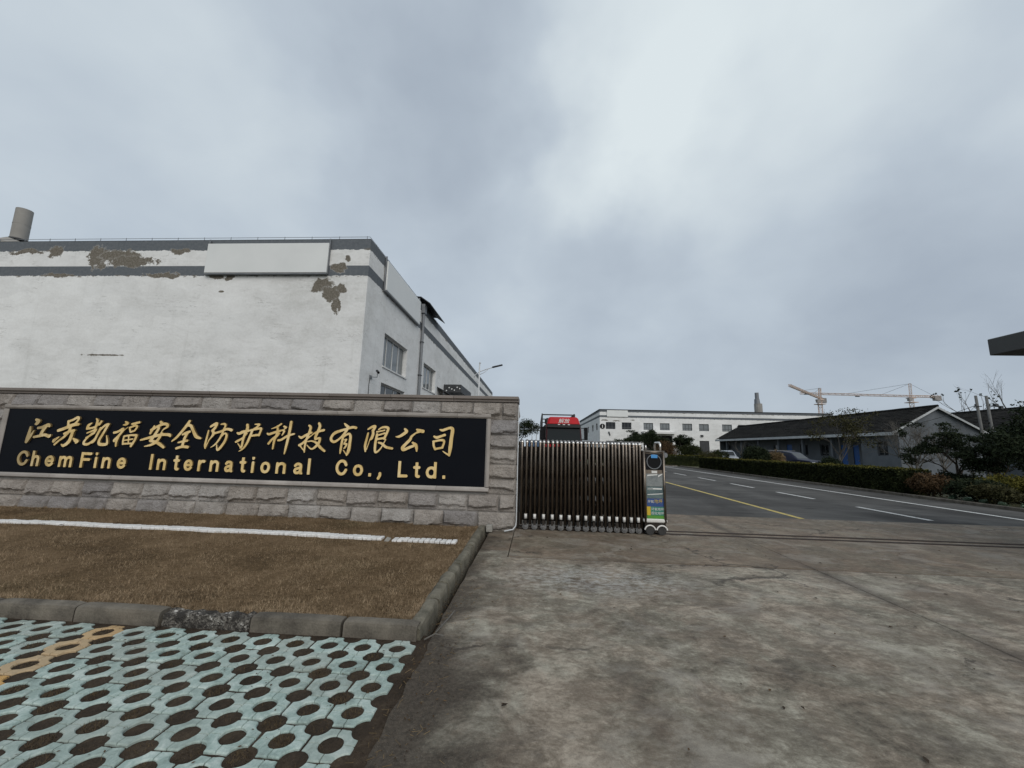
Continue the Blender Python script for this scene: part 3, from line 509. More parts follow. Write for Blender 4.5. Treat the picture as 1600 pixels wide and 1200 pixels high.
LATIN = [('C', -10.463, -10.15), ('h', -10.141, -9.906), ('e', -9.835, -9.594), ('m', -9.541, -9.199), ('F', -9.087, -8.805), ('i', -8.797, -8.651), ('n', -8.616, -8.379), ('e', -8.294, -8.058), ('I', -7.637, -7.47), ('n', -7.453, -7.22), ('t', -7.103, -6.954), ('e', -6.887, -6.673), ('r', -6.607, -6.426), ('n', -6.36, -6.131), ('a', -6.049, -5.854), ('t', -5.739, -5.594), ('i', -5.528, -5.399), ('o', -5.323, -5.095), ('n', -5.018, -4.777), ('a', -4.656, -4.451), ('l', -4.399, -4.28), ('C', -3.828, -3.568), ('o', -3.483, -3.255), ('.', -3.164, -3.107), (',', -2.997, -2.897), ('L', -2.607, -2.408), ('t', -2.299, -2.167), ('d', -2.078, -1.838), ('.', -1.74, -1.684)]


rng = np.random.default_rng(7); R_ = random.Random(11)
def struct(mb, name, m, **k): return mb.build(name, m, None, kind='structure', **k)

# ================================================================== GROUND
struct(MB().add([(-1500, -600, -0.16), (1500, -600, -0.16), (1500, 2500, -0.16), (-1500, 2500, -0.16)], [(0, 1, 2, 3)]), 'open_ground', M['far_grass'])
def sheet(x0, x1, y0, y1, top, bot=-0.13, edge=None):
    mb = MB(); mb.box(x0, x1, y0, y1, bot, top); return mb
# forecourt slabs, joints left open between them
fc = MB()
pts = [(-0.795+0.035*mnoise.noise((y*2.1, 3.3, 0))+0.03*mnoise.noise((y*9, 1.3, 0)), y) for y in np.arange(-6, 3.2, 0.06)] + [(-0.80, 3.25), (-0.80, 3.45)]
pts += [(-0.80+0.02*mnoise.noise((y*3, 9, 0)), y) for y in np.arange(3.6, 5.79, 0.2)]
poly = pts + [(-0.80, 5.788), (3.710, 5.788), (3.710, -6)]
fore = struct(fc.prism(poly, 'z', -0.13, -0.005), 'forecourt', M['concrete'])
def slab(x0, x1, y0, y1, m, top=0.0): return MB().box(x0, x1, y0, y1, -0.13, top).build('concrete_slab', m, fore, bevel=0.006)
slab(3.720, 14.0, -6, 5.788, M['concrete'], -0.002)
slab(-0.36, 3.710, 5.806, 7.70, M['concrete_brown'], 0.001)
slab(3.720, 14.0, 5.806, 7.70, M['concrete_brown'], -0.001)
slab(-0.36, 14.0, 8.10, 10.12, M['concrete_brown'], -0.001)
slab(-0.36, 14.0, 7.70, 8.10, M['concrete_brown'], -0.006)
slab(-0.80, -0.372, 5.803, 6.12, M['concrete'], -0.001)
patch = struct(MB().box(-0.80, -0.372, 6.13, 7.52, -0.13, -0.012), 'drain_patch', M['concrete_brown'])
struct(MB().box(-9, -0.4, -6, 3.42, -0.15, -0.014).box(-0.95, 14.0, -6, 10.1, -0.15, -0.1305), 'bare_soil', M['soil'])

# road
road = struct(MB().box(-6.9, 14.25, 10.125, 41.6, -0.13, -0.006).box(-6.9, -0.37, 8.3, 10.124, -0.13, -0.007), 'road', M['asphalt'])
def marking(x0, x1, y0, y1, m, skew=0.0):
    o = MB().add([(x0, y0, -0.002), (x1, y0, -0.002), (x1+skew, y1, -0.002), (x0+skew, y1, -0.002)], [(0, 1, 2, 3)])
    return o.build('road_marking', m, road)
for y0, y1 in ((10.6, 12.86), (14.7, 16.85), (18.54, 20.65), (22.3, 24.6), (26.5, 28.8), (30.4, 32.6), (34.3, 36.5)): marking(9.52, 9.66, y0, y1, M['line_white'])
marking(12.30, 12.46, 10.2, 40.2, M['line_white']); marking(6.24, 6.38, 10.16, 40.2, M['line_yellow'], 0.1)
marking(9.0, 13.9, 40.6, 40.95, M['line_white'])
for i in range(14): MB().box(14.26, 14.40, 10.2+i*2.2, 12.38+i*2.2, -0.13, 0.10).build('road_kerb', M['kerb'], road, bevel=0.02)
MB().box(-6.9, 14.25, 41.61, 41.75, -0.13, 0.10).build('road_kerb', M['kerb'], road, bevel=0.02)
struct(MB().box(14.41, 60, 10.5, 41.7, -0.15, 0.02).box(-6.9, 62, 41.76, 84.9, -0.15, 0.02).box(-40, -6.95, 8.2, 14.95, -0.15, 0.0), 'verge', M['far_grass'])

# gate track
tr = empty('gate_track', (1.0, 7.9, 0), 'pair of rusty steel rails set in the concrete across the gateway', 'gate track')
for y in (7.76, 8.02):
    MB().box(-0.3, 13.5, y-0.035, y-0.012, -0.02, 0.006).box(-0.3, 13.5, y+0.012, y+0.035, -0.02, 0.006).box(-0.3, 13.5, y-0.012, y+0.012, -0.02, -0.004).build('rail', M['rail'], tr)

# ================================================================== PAVED BAY (turquoise grass pavers)
PX, PY, HOLE = 0.26, 0.240, 0.061
def paver_mesh(wx, wy):
    hx, hy, rc, rh = wx/2, wy/2, 0.063, HOLE
    ang = set()
    for q in range(4):
        a0 = q*math.pi/2
        ang |= {a0-0.045, a0, a0+0.045}
        for k in range(1, 10): ang.add(a0+k*math.pi/20)
    for sx in (1, -1):
        for sy in (1, -1):
            ang |= {math.atan2(sy*hy, sx*(hx-rc)) % (2*math.pi), math.atan2(sy*(hy-rc), sx*hx) % (2*math.pi)}
    ang = sorted({round(a % (2*math.pi), 4) for a in ang}); n = len(ang)
    def outer(a, inset):
        c, s_ = math.cos(a), math.sin(a)
        r = min((hx-inset)/abs(c) if abs(c) > 1e-6 else 9, (hy-inset)/abs(s_) if abs(s_) > 1e-6 else 9)
        cx, cy = math.copysign(hx, c), math.copysign(hy, s_); R = rc+inset
        b = cx*c+cy*s_; q = b*b-(cx*cx+cy*cy-R*R)
        if q > 0: r = min(r, b-math.sqrt(q))
        return r
    mb = MB(); rings = []
    for kind in range(6):
        ring = []
        for i, a in enumerate(ang):
            g = -0.013 if min(abs((a % (math.pi/2))), abs((a % (math.pi/2))-math.pi/2)) < 0.008 else 0.0
            r, z = [(rh, -0.045), (rh, min(-0.006, g-0.002)), (rh+0.006, g), (outer(a, 0.005), g), (outer(a, 0.0), min(-0.006, g-0.002)), (outer(a, 0.0), -0.045)][kind]
            ring.append((r*math.cos(a), r*math.sin(a), z))
        rings.append(ring)
    vs = [p for r in rings for p in r]; fs = []
    for k in range(5):
        for i in range(n): j = (i+1) % n; fs.append((k*n+i, k*n+j, (k+1)*n+j, (k+1)*n+i))
    mb.add(vs, fs)
    return mb
bay = struct(MB().box(-4.9, -0.7, 1.0, 3.28, -0.14, -0.0135), 'paved_bay', M['soil'])
PAVER_VARIANTS = 7
variants = []
for v_ in range(PAVER_VARIANTS):
    pm = paver_mesh(PX-0.013, PY-0.013)
    def chip(q):      # broken arrises and worn corners
        x_, y_, z_ = q; r_ = math.hypot(x_, y_); k = mnoise.noise((x_*38+v_*7, y_*38, v_*3.1)); k2 = mnoise.noise((x_*15+v_*5, y_*15, v_*1.7))
        s = 1.0-(0.035*max(0, k)+0.06*max(0, k2-0.25)) if r_ > 0.085 else 1.0+0.05*k
        return (x_*s, y_*s, z_-(0.004*max(0, k2) if z_ > -0.03 else 0))
    pm.v = [chip(q) for q in pm.v]
    tmp = pm.build('paver', M['teal']); variants.append(tmp.data); bpy.data.objects.remove(tmp)
orange_me = variants[0].copy(); orange_me.materials.clear(); orange_me.materials.append(M['orange'])
for i in range(15):
    for j in range(8):
        x, y = -1.008-i*PX, 3.172-j*PY
        link('paver', orange_me if i == 9 else variants[(i*5+j*3+R_.randrange(7)) % PAVER_VARIANTS], bay, (x+R_.uniform(-.003, .003), y+R_.uniform(-.003, .003), R_.uniform(-0.006, 0.004)),
             (R_.uniform(-.018, .018), R_.uniform(-.018, .018), R_.uniform(-.015, .015)+R_.choice((0, math.pi))))
# short weeds in the paver holes
hc = []
for i in range(15):
    for j in range(8):
        hc += [(-1.008-i*PX, 3.172-j*PY), (-1.008-i*PX-PX/2, 3.172-j*PY-PY/2)]
hc = np.array(hc); n = 42000; idx = rng.integers(0, len(hc), n); keep = rng.random(len(hc)); idx = idx[rng.random(n) < keep[idx]**2]; n = len(idx)
a = rng.random(n)*2*math.pi; r = 0.052*np.sqrt(rng.random(n)); base = np.stack([hc[idx, 0]+r*np.cos(a), hc[idx, 1]+r*np.sin(a), np.full(n, -0.013)], 1)
def blades(base, L, wd, lean):
    n = len(base); a = rng.random(n)*2*math.pi; dirn = np.stack([np.cos(a), np.sin(a), np.zeros(n)], 1); side = np.stack([-np.sin(a), np.cos(a), np.zeros(n)], 1)
    L = L*(0.5+rng.random(n))[:, None]; up = (1-lean*rng.random(n))[:, None]
    tip = base + dirn*L*np.sqrt(np.maximum(1-up**2, 0)) + np.array([0, 0, 1])*L*up
    return np.stack([base-side*wd, base+side*wd, tip], 1).reshape(-1, 3)
o = array_mesh('hole_weeds', blades(base, 0.019, 0.0016, 0.98), 3, M['hole_grass'], None, 'stuff')

# ================================================================== LAWN, KERBS
LAWN_Z = 0.045
def cl01(v): return min(1.0, max(0.0, v))
def lawn_h(x, y): return 0.022 + 0.036*cl01((-x-1)/3.5) + 0.035*cl01((y-6.6)/0.9)*cl01((-x-1)/4) + 0.035*cl01((3.95-y)/0.5) + 0.02*cl01((x+1.35)/0.35) + 0.012*mnoise.noise((x*0.9, y*0.9, 0)) + 0.010*mnoise.noise((x*3.1, y*3.1, 4))
mb = MB(); nx, ny = 90, 40; xs = np.linspace(-13.5, -0.99, nx); ys = np.linspace(3.40, 7.70, ny)
mb.add([(x, y, lawn_h(x, y)) for y in ys for x in xs], [(j*nx+i, j*nx+i+1, (j+1)*nx+i+1, (j+1)*nx+i) for j in range(ny-1) for i in range(nx-1)])
struct(mb, 'lawn', M['lawn_earth'], smooth=True)
n = 260000
px = -0.97-12.3*rng.random(n)**1.35; py = 3.42+4.2*rng.random(n)**1.25
hz_ = np.array([[lawn_h(x, y) for x in np.linspace(-13.5, -0.9, 127)] for y in np.linspace(3.3, 7.8, 46)])
fx = (px+13.5)/12.6*126; fy = (py-3.3)/4.5*45; pz = hz_[np.clip(fy.round().astype(int), 0, 45), np.clip(fx.round().astype(int), 0, 126)]
dens = np.array([mnoise.noise((x*1.6, y*1.6, 2.0)) for x, y in zip(px[::1], py[::1])]); kp = rng.random(n) < 0.75+0.6*dens
base = np.stack([px, py, pz-0.004], 1)[kp]
o = array_mesh('dry_grass', blades(base, 0.034, 0.0018, 0.985), 3, M['blade'], None, 'stuff')

# coarser tufts, thickest at the wall foot and along the kerbs
tc = np.concatenate([np.stack([-0.99-11*rng.random(420), 3.47+4.1*rng.random(420)], 1), np.stack([-1.0-10*rng.random(170), np.full(170, 7.50)+0.05*rng.random(170)], 1), np.stack([-0.95-7*rng.random(260), np.full(260, 3.445)+0.05*rng.random(260)], 1), np.stack([np.full(90, -1.03)+0.03*rng.random(90), 3.5+3.9*rng.random(90)], 1)])
ti = rng.integers(0, len(tc), 17000); tq = tc[ti]+rng.normal(size=(17000, 2))*0.022
tz = np.array([lawn_h(x, y) for x, y in tq])
array_mesh('grass_tufts', blades(np.column_stack([tq, tz-0.004]), 0.055, 0.0018, 0.9), 3, M['blade'], None, 'stuff')

def kerb_stone(name, p0, p1, width, zt, m, parent, seed, rounding=0.03, rough=0.004, seg=9, jag=0.0):
    """profiled kerb length from p0 to p1 (outer bottom edge), width to the left of travel"""
    p0, p1 = Vector(p0), Vector(p1); t = (p1-p0); L = t.length; t.normalize(); nrm = Vector((-t.y, t.x, 0))
    prof = [(0, -0.12), (0.0, zt*0.35), (0.002, zt-rounding), (rounding*0.3, zt-rounding*0.3), (rounding, zt), (width*0.5, zt+0.002), (width-rounding, zt), (width, zt-rounding), (width, -0.12)]
    mb = MB(); vs = []; k = len(prof)
    for i in range(seg+1):
        u = i/seg; e = 0.008 if i in (0, seg) else 0
        for (a, z) in prof:
            q = p0 + t*(u*L) + nrm*a; q.z = z
            if z > 0:
                nn = mnoise.noise_vector((q*6)+Vector((seed*3.1, 0, 0)))*rough + mnoise.noise_vector(q*23+Vector((0, seed, 0)))*rough*0.6
                q += nn
                if jag: q.z -= abs(mnoise.noise(q*13+Vector((seed, 0, 0))))*jag; q += mnoise.noise_vector(q*31)*jag*0.35
                q.z -= e
            vs.append(q)
    fs = [(i*k+j, i*k+j+1, (i+1)*k+j+1, (i+1)*k+j) for i in range(seg) for j in range(k-1)]
    fs += [tuple(range(k)), tuple(seg*k+j for j in range(k-1, -1, -1))]
    mb.add(vs, fs); return mb.build(name, m, parent, smooth=False)
lk = empty('lawn_kerb', (-1, 3.33, 0), 'weathered grey concrete kerb round the dry lawn with one crumbled stone', 'kerb')
xk = [-0.895, -1.51, -2.27, -3.03, -3.79, -4.55, -5.31, -6.07]
for i in range(len(xk)-1):
    broken = i == 2
    o = kerb_stone('kerb_stone', (xk[i+1]+0.010, 3.315+0.006*R_.uniform(-1, 1), 0), (xk[i]-0.010, 3.315+0.006*R_.uniform(-1, 1), 0), 0.13, 0.106+(-0.012 if broken else 0)+R_.uniform(-.006, .004), M['kerb_broken' if broken else 'kerb'], lk, i,
                   rounding=0.028, rough=0.004 if not broken else 0.010, seg=10 if not broken else 34, jag=0.0 if not broken else 0.035)
    if broken: o['label'] = 'dark crumbled kerb stone with exposed pebbles'
yy = 3.33; i = 0
while yy < 7.4:
    L = min([0.60, 0.42, 0.36, 0.34, 0.5, 0.45, 0.5, 0.48, 0.5, 0.5][i], 7.47-yy)
    kerb_stone('kerb_stone', (-0.872+R_.uniform(-.012, .008), yy+0.007, 0), (-0.872+R_.uniform(-.012, .008), yy+L-0.007, 0), 0.14, 0.100+R_.uniform(-.012, .012), M['kerb_mossy'], lk, 40+i, rounding=0.04, rough=0.011, seg=8)
    yy += L; i += 1
mb = MB().box(-0.86, -0.75, 7.30, 7.44, 0, 0.12); o = mb.build('loose_block', M['grey_brick'], None, bevel=0.01)
o.rotation_euler = (0, 0, 0); tag(o, 'small loose grey block at the far end of the lawn kerb by the stone wall', 'block')

# whitewashed brick edging across the lawn
be = empty('brick_edging', (-5, 6.4, 0.1), 'long row of whitewashed bricks set on edge across the brown lawn', 'brick edging')
bk = MB().hexa([(-0.035, -0.085, -0.06), (0.035, -0.085, -0.06), (0.035, 0.085, -0.06), (-0.035, 0.085, -0.06)], [(-0.035, -0.085, 0.055), (0.035, -0.085, 0.055), (0.035, 0.085, 0.055), (-0.035, 0.085, 0.055)]).build('brick', M['white_brick'], bevel=0.006)
bme = bk.data; bpy.data.objects.remove(bk)
x = -1.22; i = 0
while x > -11.5:
    if not (-2.34 < x < -2.20):
        link('brick', bme, be, (x, 6.32+R_.uniform(-.007, .007)+(0.015 if x < -2.3 else -0.02), 0.5*(lawn_h(x, 6.2)+lawn_h(x-0.5, 6.45))-0.022+R_.uniform(-.003, .003)), (R_.uniform(-.03, .03), R_.uniform(-0.05, 0.05), R_.uniform(-.04, .04)))
    x -= 0.074 if x < -2.3 else 0.083; i += 1
o = link('brick', bme, be, (-2.27, 6.30, lawn_h(-2.27, 6.3)-0.035), (0.1, 0.3, 0.15)); o.data = bme.copy(); o.data.materials.clear(); o.data.materials.append(M['grey_brick'])

# ================================================================== STONE WALL
YW = 7.60
wall = empty('stone_wall', (-5.5, 7.8, 0), 'long grey split-granite entrance wall with a flat dark coping behind the lawn', 'wall')
MB().box(-14.0, -0.375, YW+0.012, 8.0, -0.12, 2.36).build('wall_core', M['mortar'], wall)
def split_stone(x0, x1, z0, z1, seed, proud=0.0, face='y'):
    """one pitch-faced block; its chiselled face is a few random planes trimmed to a margin"""
    rr = random.Random(seed); L, H = x1-x0, z1-z0; nx_, nz_ = max(6, int(L/0.036)), 13
    hmax, lip0, sk, ux = rr.uniform(0.050, 0.085)*(1.0 if face == 'y' else 0.4), rr.uniform(0.20, 0.50), rr.uniform(-0.22, 0.22), rr.uniform(0, 50)
    vs = []; fs = []
    for j in range(nz_+1):
        for i in range(nx_+1):
            u, v = i/nx_*L, j/nz_*H
            e = min(u, L-u, v, H-v)
            vl = H*(lip0+sk*(u/L-0.5)) + 0.035*mnoise.noise((u*6+ux, 0.3, seed*1.3)) + 0.018*mnoise.noise((u*19+ux, 1.3, seed))
            hm = hmax*(1.0+0.35*mnoise.noise((u*4.0+ux, 5.1, seed*0.7)))
            if v >= vl: h = 0.010+(hm-0.010)*((H-v)/max(H-vl, 0.02))**0.75
            else: h = 0.012+(hm-0.012)*max(0.0, 1-(vl-v)/0.035)
            h += 0.012*mnoise.noise((u*10+seed, v*13, seed*1.7)) + 0.007*mnoise.noise((u*28, v*33+seed, 3))
            h = max(0.0, h)*min(1, max(0, e-0.004)/0.026)
            bev = 0.008 if e < 1e-6 else 0.0
            if face == 'y': vs.append((x0+u, YW-proud-h+bev, z0+v))
            else: vs.append((-0.36+proud+h-bev, x0+u, z0+v))
    w_ = nx_+1
    for j in range(nz_):
        for i in range(nx_): fs.append((j*w_+i, j*w_+i+1, (j+1)*w_+i+1, (j+1)*w_+i))
    rim = [i for i in range(w_)] + [j*w_+nx_ for j in range(1, nz_+1)] + [nz_*w_+i for i in range(nx_-1, -1, -1)] + [j*w_ for j in range(nz_-1, 0, -1)]
    b0 = len(vs); vs += [((vs[i][0], YW+0.03, vs[i][2]) if face == 'y' else (-0.40, vs[i][1], vs[i][2])) for i in rim]; m = len(rim)
    fs += [(rim[k], b0+k, b0+(k+1) % m, rim[(k+1) % m]) for k in range(m)]
    MB().add(vs, fs).build('stone_block', M['granite'], wall)
g = 0.0035
zc = [-0.06, 0.30, 0.615, 0.895, 1.165, 1.445, 1.715, 2.005, 2.345]
PANEL_L, PANEL_R = -10.98, -0.85
sd_ = 100
for k in range(8):
    z0, z1 = zc[k]+g, zc[k+1]-g
    x = -0.36; first = True
    step = 0.60
    while x > -14:
        L = [0.70, 0.32, 0.55, 0.55, 0.55, 0.55, 0.55, 0.30][k] if first else step*R_.uniform(0.93, 1.08)
        if 2 <= k <= 6 and PANEL_L < x and x-L < PANEL_L: x = PANEL_L+0.03
        x0 = x-L; sd_ += 1
        hidden = 2 <= k <= 6 and x0 > PANEL_L-0.2 and x < PANEL_R-0.05
        if 2 <= k <= 6 and x0 < PANEL_R and x > PANEL_R+0.02 and not hidden: x0 = min(x0, PANEL_R-0.06)
        if not hidden: split_stone(x0+g, x-g, z0, z1, sd_, 0.028 if k == 0 else 0.0)
        x = x0; first = False
    sd_ += 1; split_stone(YW+0.045, 8.0, z0, z1, sd_, 0.0, 'x')
x = -14.0; i = 0
while x < -0.34:
    x1 = min(x+1.24, -0.34)
    if x1 > -0.8: x1 = -0.34
    mb = MB().prism([(YW-0.035, 2.35), (YW-0.035, 2.385), (YW-0.075, 2.40), (YW-0.075, 2.455), (8.06, 2.462), (8.06, 2.35)], 'x', x+0.003, x1-0.003)
    mb.build('coping_stone', M['cap'], wall, bevel=0.004); x = x1

# ================================================================== COMPANY SIGN
sign = empty('company_sign', (-5.9, 7.55, 1.4), 'long black granite name board with gold Chinese and English lettering in a pale stone frame', 'sign')
MB().box(-10.92, -0.91, 7.555, 7.599, 0.71, 2.05).build('sign_panel', M['black'], sign)
def frame_piece(a0, a1, horizontal, c, flip):
    # moulded section: flat back, sloping inner edge
    o_ = 1 if flip else -1
    sec = [(c+o_*0.045, 7.598), (c+o_*0.045, 7.535), (c+o_*0.03, 7.515), (c-o_*0.012, 7.52), (c-o_*0.042, 7.545), (c-o_*0.042, 7.598)]
    if horizontal: return MB().prism([(y, z) for z, y in sec], 'x', a0, a1)
    return MB().prism([(x_, y) for x_, y in sec], 'z', a0, a1)
x = -10.95
while x < -0.89:
    x1 = x+1.18 if x+1.18 < -1.3 else -0.86
    frame_piece(x+0.002, x1-0.002, True, 2.065, True).build('frame_piece', M['frame_stone'], sign, bevel=0.003)
    x = x1
x = -10.95
while x < -0.89:
    x1 = x+1.30 if x+1.30 < -1.4 else -0.86
    frame_piece(x+0.002, x1-0.002, True, 0.705, False).build('frame_piece', M['frame_stone'], sign, bevel=0.003)
    x = x1
frame_piece(0.752, 2.018, False, -0.905, True).build('frame_piece', M['frame_stone'], sign, bevel=0.003)
frame_piece(0.752, 2.018, False, -10.905, False).build('frame_piece', M['frame_stone'], sign, bevel=0.003)

def brush_char(strokes, y_front, depth, cell=0.0085, clip=None):
    """solid character: union of tapering brush strokes (signed distance, marching squares, then thickened)"""
    segs = []
    for st in strokes.split(';'):
        P = [tuple(map(float, q.split(','))) for q in st.split()]
        Q = []
        for i in range(len(P)-1):
            p0, p1, p2, p3 = P[max(i-1, 0)], P[i], P[i+1], P[min(i+2, len(P)-1)]
            for s_ in range(5):
                t = s_/5
                Q.append(tuple(0.5*((2*p1[k])+(-p0[k]+p2[k])*t+(2*p0[k]-5*p1[k]+4*p2[k]-p3[k])*t*t+(-p0[k]+3*p1[k]-3*p2[k]+p3[k])*t**3) if k < 2 else p1[2]+(p2[2]-p1[2])*t for k in range(3)))
        Q.append(P[-1]); segs += list(zip(Q[:-1], Q[1:]))
    A = np.array([s_[0] for s_ in segs]); B = np.array([s_[1] for s_ in segs])
    x0, x1 = min(A[:, 0].min(), B[:, 0].min())-0.06, max(A[:, 0].max(), B[:, 0].max())+0.06
    z0, z1 = min(A[:, 1].min(), B[:, 1].min())-0.06, max(A[:, 1].max(), B[:, 1].max())+0.06
    gx = np.arange(x0, x1, cell); gz = np.arange(z0, z1, cell)
    X, Z_ = np.meshgrid(gx, gz, indexing='ij'); D = np.full(X.shape, 9.0)
    for a, b in zip(A, B):
        ab = b[:2]-a[:2]; l2 = max(ab@ab, 1e-9)
        t = np.clip(((X-a[0])*ab[0]+(Z_-a[1])*ab[1])/l2, 0, 1)
        D = np.minimum(D, np.hypot(X-a[0]-t*ab[0], Z_-a[1]-t*ab[1])-(a[2]+(b[2]-a[2])*t)*0.5*1.05)
    if clip: D = np.maximum(D, np.maximum(clip[0]-Z_, Z_-clip[1]))
    vid = {}; vs = []
    def V(x, z):
        k = (round(x*1e5), round(z*1e5))
        if k not in vid: vid[k] = len(vs); vs.append((x, z))
        return vid[k]
    fs = []; edges = {}
    for i in range(len(gx)-1):
        for j in range(len(gz)-1):
            c = [(i, j), (i+1, j), (i+1, j+1), (i, j+1)]; dv = [D[q] for q in c]
            if min(dv) > 0: continue
            poly = []
            for k in range(4):
                (ia, ja), (ib, jb) = c[k], c[(k+1) % 4]; da, db = dv[k], dv[(k+1) % 4]
                if da <= 0: poly.append(V(gx[ia], gz[ja]))
                if (da <= 0) != (db <= 0):
                    t = da/(da-db); t = min(max(t, 0.02), 0.98)
                    poly.append(V(gx[ia]+(gx[ib]-gx[ia])*t, gz[ja]+(gz[jb]-gz[ja])*t))
            if len(poly) >= 3:
                fs.append(tuple(poly))
                for k in range(len(poly)): edges[(poly[k], poly[(k+1) % len(poly)])] = 1
    n_ = len(vs)
    V3 = [(x, y_front, z) for x, z in vs] + [(x, y_front+depth, z) for x, z in vs]
    side = [(a, a+n_, b+n_, b) for (a, b) in edges if (b, a) not in edges]
    mb = MB(); mb.add(V3, fs); mb.add([], []); mb.f += [tuple(q) for q in side]; mb.m += [1]*len(side)
    return mb
for ch, st in SIGN_CHARS:
    brush_char(st, 7.520, 0.034).build('chinese_character', [M['gold'], M['gold_edge']], sign)
H_ARC = '.095,.40 .17,.55 .30,.63 .42,.61 .495,.52 .50,.40 .50,-.1'
GLYPH = {  # skeleton strokes in units of the capital height, and the glyph width
    'h': ('.095,-.1 .095,1.1; '+H_ARC, .60), 'n': ('.095,-.1 .095,.63; '+H_ARC, .60),
    'm': ('.095,-.1 .095,.63; .095,.40 .16,.55 .27,.63 .38,.61 .445,.52 .45,.40 .45,-.1; .45,.40 .52,.55 .63,.63 .74,.61 .80,.52 .805,.40 .805,-.1', .90),
    'e': ('.10,.37 .52,.37; .54,.38 .51,.52 .42,.61 .31,.635 .18,.57 .105,.44 .105,.28 .18,.14 .31,.088 .43,.115 .52,.20', .64),
    'C': ('.72,.67 .62,.84 .44,.905 .25,.83 .12,.62 .12,.38 .25,.17 .44,.095 .62,.17 .73,.35', .82),
    'F': ('.10,-.1 .10,1.1; .10,.905 .64,.905; .10,.53 .56,.53', .68), 'i': ('.095,-.1 .095,.64; .095,.90 .095,1.1', .19),
    'I': ('.10,-.1 .10,1.1', .20), 'l': ('.095,-.1 .095,1.1', .19),
    't': ('.20,.93 .20,.24 .23,.12 .30,.088 .36,.092; .04,.635 .36,.635', .42),
    'r': ('.095,-.1 .095,.63; .095,.40 .16,.55 .26,.63 .37,.625', .42),
    'a': ('.11,.53 .20,.62 .31,.638 .43,.60 .48,.50 .48,.18 .53,.03; .47,.40 .30,.37 .15,.31 .10,.20 .16,.10 .27,.085 .40,.14 .47,.25', .60),
    'o': ('.32,.635 .17,.57 .10,.36 .17,.15 .32,.085 .47,.15 .54,.36 .47,.57 .32,.635', .64),
    'L': ('.10,-.1 .10,1.1; .10,.095 .60,.095', .64),
    'd': ('.52,-.1 .52,1.1; .52,.48 .43,.60 .31,.635 .17,.57 .10,.36 .17,.15 .31,.085 .43,.12 .52,.24', .62),
    '.': ('.10,-.1 .10,.3', .20), ',': ('.13,.20 .13,.08 .06,-.10', .22)}
CAP, BASE_Z = 0.302, 0.880
for ch, xa, xb in LATIN:
    sk, gw = GLYPH[ch]; xc = (xa+xb)/2
    lean = (0.03+0.019*(-xc-0.3))*CAP*(1.0 if ch in 'ChFiItlLd' else 0.74)
    wk = max(min((xb-xa-lean)/(gw*CAP), 1.25), 0.85); wid = 0.165*CAP
    def T(q):
        a, b = map(float, q.split(',')); return '%.4f,%.4f,%.4f' % (xc+(a-gw/2)*CAP*wk, BASE_Z+b*CAP, wid)
    top = 1.0 if ch in 'hFiIlLdC' else (0.2 if ch == '.' else 0.95)
    brush_char('; '.join(' '.join(T(q) for q in s_.split()) for s_ in sk.split(';')), 7.524, 0.03, 0.0066, (BASE_Z+(0 if ch != ',' else -0.2)*CAP, BASE_Z+top*CAP)).build('letter', [M['gold'], M['gold_edge']], sign)

# ================================================================== buildings
def wall_grid(mb, u0, u1, z0, z1, holes, P, depth):
    """wall face with real openings; P(u, z, d) maps to the world, d = depth behind the face. holes: (u0,u1,z0,z1)"""
    us = sorted({u0, u1, *[h[0] for h in holes], *[h[1] for h in holes]}); zs = sorted({z0, z1, *[h[2] for h in holes], *[h[3] for h in holes]})
    for a, b in zip(us[:-1], us[1:]):
        for c, d_ in zip(zs[:-1], zs[1:]):
            m, n_ = (a+b)/2, (c+d_)/2
            if any(h[0] < m < h[1] and h[2] < n_ < h[3] for h in holes): continue
            mb.add([P(a, c, 0), P(b, c, 0), P(b, d_, 0), P(a, d_, 0)], [(0, 1, 2, 3)])
    for h in holes:
        q = [(h[0], h[2]), (h[1], h[2]), (h[1], h[3]), (h[0], h[3])]
        for k in range(4):
            a, b = q[k], q[(k+1) % 4]
            mb.add([P(*a, 0), P(*b, 0), P(*b, depth), P(*a, depth)], [(0, 1, 2, 3)])
def bar(mb, P, u0, u1, z0, z1, d0, d1):
    mb.hexa([P(u0, z0, d0), P(u1, z0, d0), P(u1, z0, d1), P(u0, z0, d1)], [P(u0, z1, d0), P(u1, z1, d0), P(u1, z1, d1), P(u0, z1, d1)])
def window(parent, P, h, n, mf, mg, depth, fw=0.05, sill=0.0, rail=None):
    mb = MB(); u0, u1, z0, z1 = h; d0, d1 = depth-0.06, depth
    bar(mb, P, u0, u1, z0, z0+fw, d0, d1); bar(mb, P, u0, u1, z1-fw, z1, d0, d1)
    for k in range(n+1):
        u = u0+(u1-u0)*k/n; a = max(u0, u-fw/2) if k else u0; b = min(u1, u+fw/2) if k < n else u1
        if k == 0: b = u0+fw
        if k == n: a = u1-fw
        bar(mb, P, a, b, z0+fw, z1-fw, d0+(0.012 if 0 < k < n else 0.0), d1)
    if rail: bar(mb, P, u0+fw, u1-fw, rail-fw/2, rail+fw/2, d0+0.02, d1)
    f = mb.build('window', mf, parent)
    for k in range(n):
        a, b = u0+(u1-u0)*k/n, u0+(u1-u0)*(k+1)/n
        g_ = MB().add([P(a, z0, d0+0.035), P(b, z0, d0+0.035), P(b, z1, d0+0.035), P(a, z1, d0+0.035)], [(0, 1, 2, 3)]); g_.build('pane', mg, f)
    return f

